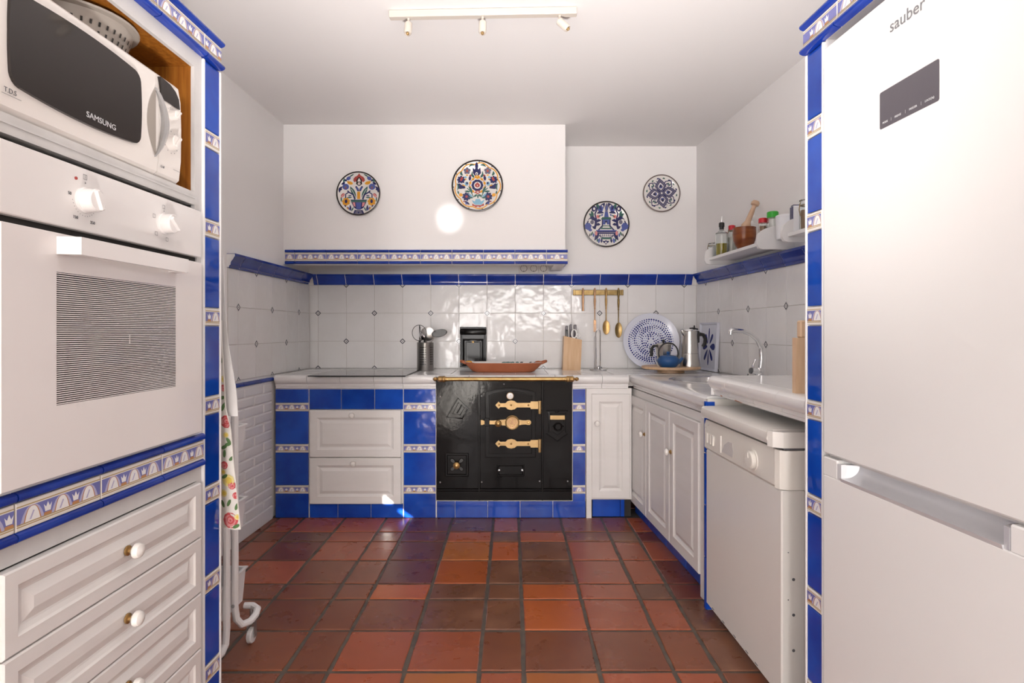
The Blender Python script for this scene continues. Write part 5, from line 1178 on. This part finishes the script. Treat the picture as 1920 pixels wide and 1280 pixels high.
def paint3(d):
    d.P([(-.24,.20),(-.18,.30),(.18,.30),(.22,.20)], TE); d.P([(-.18,.20),(.16,.20),(.14,-.02),(-.16,-.02)], PB); d.P([(-.20,.20),(-.16,.20),(-.14,-.06),(-.30,-.26),(-.38,-.26),(-.20,-.06)], NV); d.P([(.18,.20),(.14,.20),(.12,-.06),(.28,-.26),(.36,-.26),(.18,-.06)], NV)
    d.P([(-.26,-.22),(.24,-.22),(.12,-.06),(-.14,-.06)], TE); d.P([(-.14,-.10),(.12,-.10),(.16,-.16),(-.18,-.16)], W_); d.E(-.01,.08,.06,.07,NV); d.E(-.01,.02,.03,.05,W_)
    d.P([(-.44,-.26),(.44,-.26),(.46,-.33),(-.46,-.33)], PB); d.P([(-.46,-.31),(.46,-.31),(.42,-.36),(-.42,-.36)], NV); d.P([(-.40,-.37),(.40,-.37),(.30,-.54),(.16,-.60),(-.16,-.60),(-.30,-.54)], NV); d.P([(-.33,-.43),(.33,-.43),(.24,-.54),(.12,-.57),(-.12,-.57),(-.24,-.54)], W_)
    for k in range(7): d.leaf(-.21+.07*k*1.0, -.56, -.27+.09*k, -.44, .05, GV)
    d.P([(-.28,-.59),(.28,-.59),(.20,-.66),(-.20,-.66)], TE); d.leaf(-.02, -.90, -.02, -.68, .10, NV); d.leaf(-.02, -.80, -.16, -.74, .09, NV); d.leaf(-.02, -.80, .12, -.74, .09, NV); d.E(-.02,-.80,.03,.04,W_)
    d.P([(-.10,.30),(.10,.30),(.05,.60),(-.02,.52),(-.05,.60)], PB); d.leaf(0, .50, .02, .92, .15, GV); d.leaf(0, .55, .02, .84, .07, PB)
    def S(s):
        g = lambda x: s*x
        d.leaf(g(.07), .92, g(.20), .60, .17, NV, .04*s); d.E(g(.17), .76, .04, .07, W_); d.E(g(.26), .66, .12, .15, PB); d.leaf(g(.22), .58, g(.30), .80, .10, NV); d.leaf(g(.10), .48, g(.42), .46, .11, NV, .04*s)
        d.leaf(g(.36), .62, g(.40), .90, .13, TE); d.E(g(.54), .66, .10, .13, NV, .3*s); d.E(g(.53), .66, .045, .06, W_); d.stroke([(g(.44), .22), (g(.50), .44), (g(.42), .60), (g(.40), .74)], .06, NV)
        d.leaf(g(.56), .32, g(.66), .58, .11, TE); d.leaf(g(.58), .32, g(.76), .46, .10, TE); d.leaf(g(.60), .30, g(.72), .34, .07, TE); d.E(g(.36), .32, .08, .08, PK); d.E(g(.36), .32, .03, .03, RD_); d.leaf(g(.24), .40, g(.34), .30, .06, TE)
        d.leaf(g(.44), .10, g(.80), .18, .17, NV, .12*s); d.E(g(.70), .18, .06, .04, W_); d.stroke([(g(.46), .26), (g(.46), -.02), (g(.52), -.22)], .10, NV); d.leaf(g(.44), .06, g(.22), .16, .12, NV, -.05*s); d.leaf(g(.44), -.06, g(.26), -.02, .12, NV, -.03*s); d.leaf(g(.46), -.20, g(.62), -.10, .09, NV)
        d.E(g(.62), .08, .08, .09, GV); d.flower(g(.80), -.10, .16, 7, PB, PB, .2, .7); d.leaf(g(.78), .16, g(.84), .0, .06, NV); d.E(g(.70), -.26, .08, .06, PB)
        d.leaf(g(.50), -.30, g(.52), -.72, .17, NV, -.10*s); d.E(g(.56), -.48, .04, .08, PB); d.leaf(g(.58), -.32, g(.68), -.52, .07, TE); d.E(g(.44), -.40, .05, .10, PK); d.leaf(g(.34), -.84, g(.30), -.60, .10, PB); d.leaf(g(.22), -.82, g(.20), -.62, .09, NV); d.leaf(g(.40), -.78, g(.38), -.62, .07, TE); d.leaf(g(.16), .44, g(.22), .34, .07, PB); d.leaf(g(.70), -.40, g(.74), -.56, .05, BK)
    mir(S)
def paint4(d):
    d.ringp(.86, .955, 0, 48)
    rot = .14
    def rp(pts, a): ca, sa = math.cos(a), math.sin(a); return [(x*ca-y*sa, x*sa+y*ca) for x, y in pts]
    def drop(sc_, cy): return [(0, cy-.36*sc_), (.20*sc_, cy-.18*sc_), (.30*sc_, cy+.02*sc_), (.16*sc_, cy+.22*sc_), (0, cy+.40*sc_), (-.16*sc_, cy+.22*sc_), (-.30*sc_, cy+.02*sc_), (-.20*sc_, cy-.18*sc_)]
    for k in range(4):
        a = rot+PI/4+k*PI/2
        d.P(rp([(-.20,.42),(-.24,.62),(-.10,.78),(0,.86),(.10,.78),(.24,.62),(.20,.42)], a), NV); d.P(rp([(-.16,.44),(-.19,.61),(-.08,.74),(0,.80),(.08,.74),(.19,.61),(.16,.44)], a), W_)
        for q in range(4): d.E(*rp([(-.08+.055*q, .56+.05*(q % 2))], a)[0], .04, .055, TE if q % 2 else GV, a)
    for k in range(4):
        a = rot+k*PI/2
        d.P(rp(drop(1.04, .385), a), NV); d.P(rp(drop(.93, .385), a), GV); d.P(rp(drop(.66, .36), a), NV); d.P(rp(drop(.55, .36), a), W_); d.E(*rp([(0, .36)], a)[0], .075, .11, PB, a); d.E(*rp([(0, .38)], a)[0], .05, .06, BK, a)
        for s in (-1, 1): d.leaf(*rp([(s*.05, .24)], a)[0], *rp([(s*.11, .40)], a)[0], .05, GV)
    for k in range(16):
        a = rot+PI/8*k+.12; c = (.77*math.cos(a), .77*math.sin(a)); d.leaf(c[0]-.07*math.sin(a), c[1]+.07*math.cos(a), c[0]+.08*math.sin(a), c[1]-.08*math.cos(a), .07, TE if k % 2 else NV, .03); d.E(.68*math.cos(a+.15), .68*math.sin(a+.15), .03, .03, GV, 0, 8)
    d.E(0,0,.05,.05,W_)
plate('painted_plate', 'hand-painted plate with orange flowers and vase, left on the hood', 673.5, 364, 3.64, 41, paint1)
plate('painted_plate', 'largest painted plate with gold scalloped border on the hood', 895.5, 349.5, 3.64, 48, paint2)
plate('painted_plate', 'navy blue urn painted plate on the back wall beside the hood', 1136, 421, YB, 43, paint3)
plate('painted_plate', 'smallest plate with four grey diamonds on the back wall', 1239, 363.5, YB, 35, paint4, 'pbrown')

# ------------------------------------------------------------------ towel, apron and trolley behind the oven tower
def cloth(nm, label, cat, mt, y, edge, zt, zb, xl, fold, deco=None):
    t = thing(nm, label, cat, (0, y, 0)); nu, nv = 22, 26
    def f(u, v, off=0):
        z = zt+(zb-zt)*v; xr = edge(z); x = xl+(xr-xl)*u - .0; yy = fold*math.sin(u*17+1.3*v)*(.25+.75*v)*.5+fold*.4*math.sin(u*7+2)
        return (x, yy-off, z)
    b = MB(); vs = [f(i/nu, j/nv) for j in range(nv+1) for i in range(nu+1)]; vb = [(p[0], p[1]+.004, p[2]) for p in vs]; n = len(vs); fs = []
    for j in range(nv):
        for i in range(nu): a = j*(nu+1)+i; fs.append((a, a+1, a+nu+2, a+nu+1)); fs.append((n+a, n+a+nu+1, n+a+nu+2, n+a+1))
    ring = [j*(nu+1) for j in range(nv+1)]+[nv*(nu+1)+i for i in range(1, nu+1)]+[j*(nu+1)+nu for j in range(nv-1, -1, -1)]+[i for i in range(nu-1, 0, -1)]
    for k in range(len(ring)): a, c = ring[k], ring[(k+1) % len(ring)]; fs.append((a, n+a, n+c, c))
    b.add(vs+vb, fs); b.build('fabric', M[mt], t, smooth=True)
    b = MB(); b.tube([(-.97, 1.665-y, zt+.03), (-.97, .004, zt+.02), (-.97, .012, zt-.01)], .004, 8); b.build('hook', M['chrome'], t)
    if deco:
        b = MB(); L_ = [0]
        def blob(px, py, rx, ry, m, a=0, n=10):
            L_[0] += 1
            c = W(px, py, y); pts = []
            for k in range(n):
                th = 2*PI*k/n; du = (rx*math.cos(th)*math.cos(a)-ry*math.sin(th)*math.sin(a))*y/F; dz = (rx*math.cos(th)*math.sin(a)+ry*math.sin(th)*math.cos(a))*y/F
                x_, z_ = c.x+du, c.z+dz; xr = edge(z_); x_ = min(x_, xr-.001); u = (x_-xl)/(xr-xl); v = (z_-zt)/(zb-zt); p_ = f(u, min(max(v, 0), 1), .0012+L_[0]*.00004); pts.append(p_)
            b.add(pts, [list(range(n))], m)
        deco(blob); b.build('flower_print', [M['red'], M['pink'], M['yellow'], M['pyellow'], M['leafg']], t)['kind'] = 'stuff'
def lerp(pts):
    def g(z):
        for (z0, x0), (z1, x1) in zip(pts, pts[1:]):
            if z0 >= z >= z1: return x0+(x1-x0)*(z0-z)/(z0-z1)
        return pts[0][1] if z > pts[0][0] else pts[-1][1]
    return g
def edgepx(l, y): return lerp([(W(px, py, y).z, W(px, py, y).x) for px, py in l])
def rose(bl, px, py, r):
    bl(px, py, r, r*.95, 0); bl(px-1, py+1, r*.8, r*.7, 1); bl(px+1, py-1, r*.55, r*.5, 0, .4); bl(px, py-1, r*.35, r*.3, 1); bl(px+1, py, r*.16, r*.14, 0)
def apdeco(bl):
    rose(bl, 432, 975, 16); rose(bl, 425, 790, 13); rose(bl, 444, 928, 7); rose(bl, 420, 727, 7); rose(bl, 420, 872, 8); rose(bl, 436, 909, 8)
    for px, py, r in ((420, 710, 7), (428, 900, 13), (447, 968, 6), (418, 925, 8), (424, 815, 6), (417, 885, 6)): bl(px, py, r, r*.9, 3); bl(px+1, py, r*.6, r*.5, 2)
    for px, py, a in ((419, 763, 1.2), (424, 757, .8), (430, 942, 1.1), (445, 985, .4), (421, 893, .5), (430, 826, 2.2), (420, 838, .4), (418, 675, 1.0), (421, 850, 1.5), (437, 858, .6), (416, 945, 2), (446, 948, 1.2), (418, 745, .2), (429, 832, .3)): bl(px, py, 7.5, 3.4, 4, a)
cloth('floral_apron', 'white cotton apron printed with red roses hanging behind the oven tower', 'apron', 'cloth', 1.705, edgepx([(415, 630), (419, 690), (424, 770), (433, 800), (438, 860), (445, 925), (450, 975), (452, 993)], 1.705), W(0, 600, 1.705).z, W(0, 992, 1.705).z, -1.12, .018, apdeco)
cloth('tea_towel', 'plain white tea towel hanging beside the floral apron', 'towel', 'towel', 1.735, edgepx([(419, 500), (421, 560), (427, 640), (438, 700), (444, 740), (446, 780)], 1.735), W(0, 480, 1.735).z, W(0, 780, 1.735).z, -1.06, .012)
tc_ = thing('trolley_cart', 'white three-tier metal trolley on castors behind the oven tower', 'trolley', (0, 0, 0))
XL, XR, Y0, Y1 = -1.36, -.952, 1.80, 2.06
for z0, dz in ((.705, .085), (.43, .10), (.165, .115)):
    b = MB(); vs = []
    for (a, h) in ((.008, 0), (0, dz), (-.006, dz), (-.006, dz+.004), (.004, dz+.004), (.012, .004)): vs += [(XL+a, Y0+a, z0+h), (XR-a, Y0+a, z0+h), (XR-a, Y1-a, z0+h), (XL+a, Y1-a, z0+h)]
    fs = [(4*k+i, 4*k+(i+1) % 4, 4*k+4+(i+1) % 4, 4*k+4+i) for k in range(5) for i in range(4)]+[(0,1,2,3), (20,21,22,23)]
    b.add(vs, fs); b.build('basket', M['cart'], tc_)
for s, x in ((1, XR+.014), (-1, XL-.014)):
    b = MB(); b.tube([(x, 1.950, .84), (x, 1.950, .19), (x+.004*s, 1.952, .15), (x+.016*s, 1.965, .125), (x+.030*s, 1.995, .120), (x+.034*s, 2.03, .125), (x+.026*s, 2.065, .13), (x, 2.085, .132), (x-.03*s, 2.085, .132)], .0118, 10); b.build('leg', M['cart'], tc_, smooth=True)
    b = MB(); b.tube([(x, 1.893, .84), (x, 1.893, .15), (x, 1.885, .10), (x, 1.86, .085), (x, 1.80, .09)], .0118, 10); b.build('leg', M['cart'], tc_, smooth=True)
    b = MB(); b.tube([(x, 1.893, .838), (x, 1.90, .858), (x, 1.943, .858), (x, 1.950, .838)], .0118, 10); b.build('push_bar', M['cart'], tc_, smooth=True)
    b = MB(); b.lathe([(.006, 0), (.006, .004)], 10, (x, 1.938, .20), 'w'); b.build('screw', M['silver'], tc_)
for x, y in ((XR+.010, 2.082), (XR+.006, 1.80), (XL-.010, 2.082), (XL-.006, 1.80)):
    b = MB(); b.lathe([(.0245, -.009), (.027, -.006), (.027, .006), (.0245, .009)], 20, (x, y, .027), 'x', 0); b.lathe([(.008, -.012), (.008, .012)], 10, (x, y, .027), 'x', 1)
    for s in (-1, 1): b.box(x+s*.013-.001, x+s*.013+.001, y-.008, y+.012, .02, .075, 1)
    b.box(x-.014, x+.014, y-.008, y+.012, .073, .077, 1); b.lathe([(.006, .076), (.006, .122 if y > 2 else .082)], 8, (x, y, 0), 'z', 1); b.build('castor', [M['cart'], M['silver']], tc_, smooth=True)
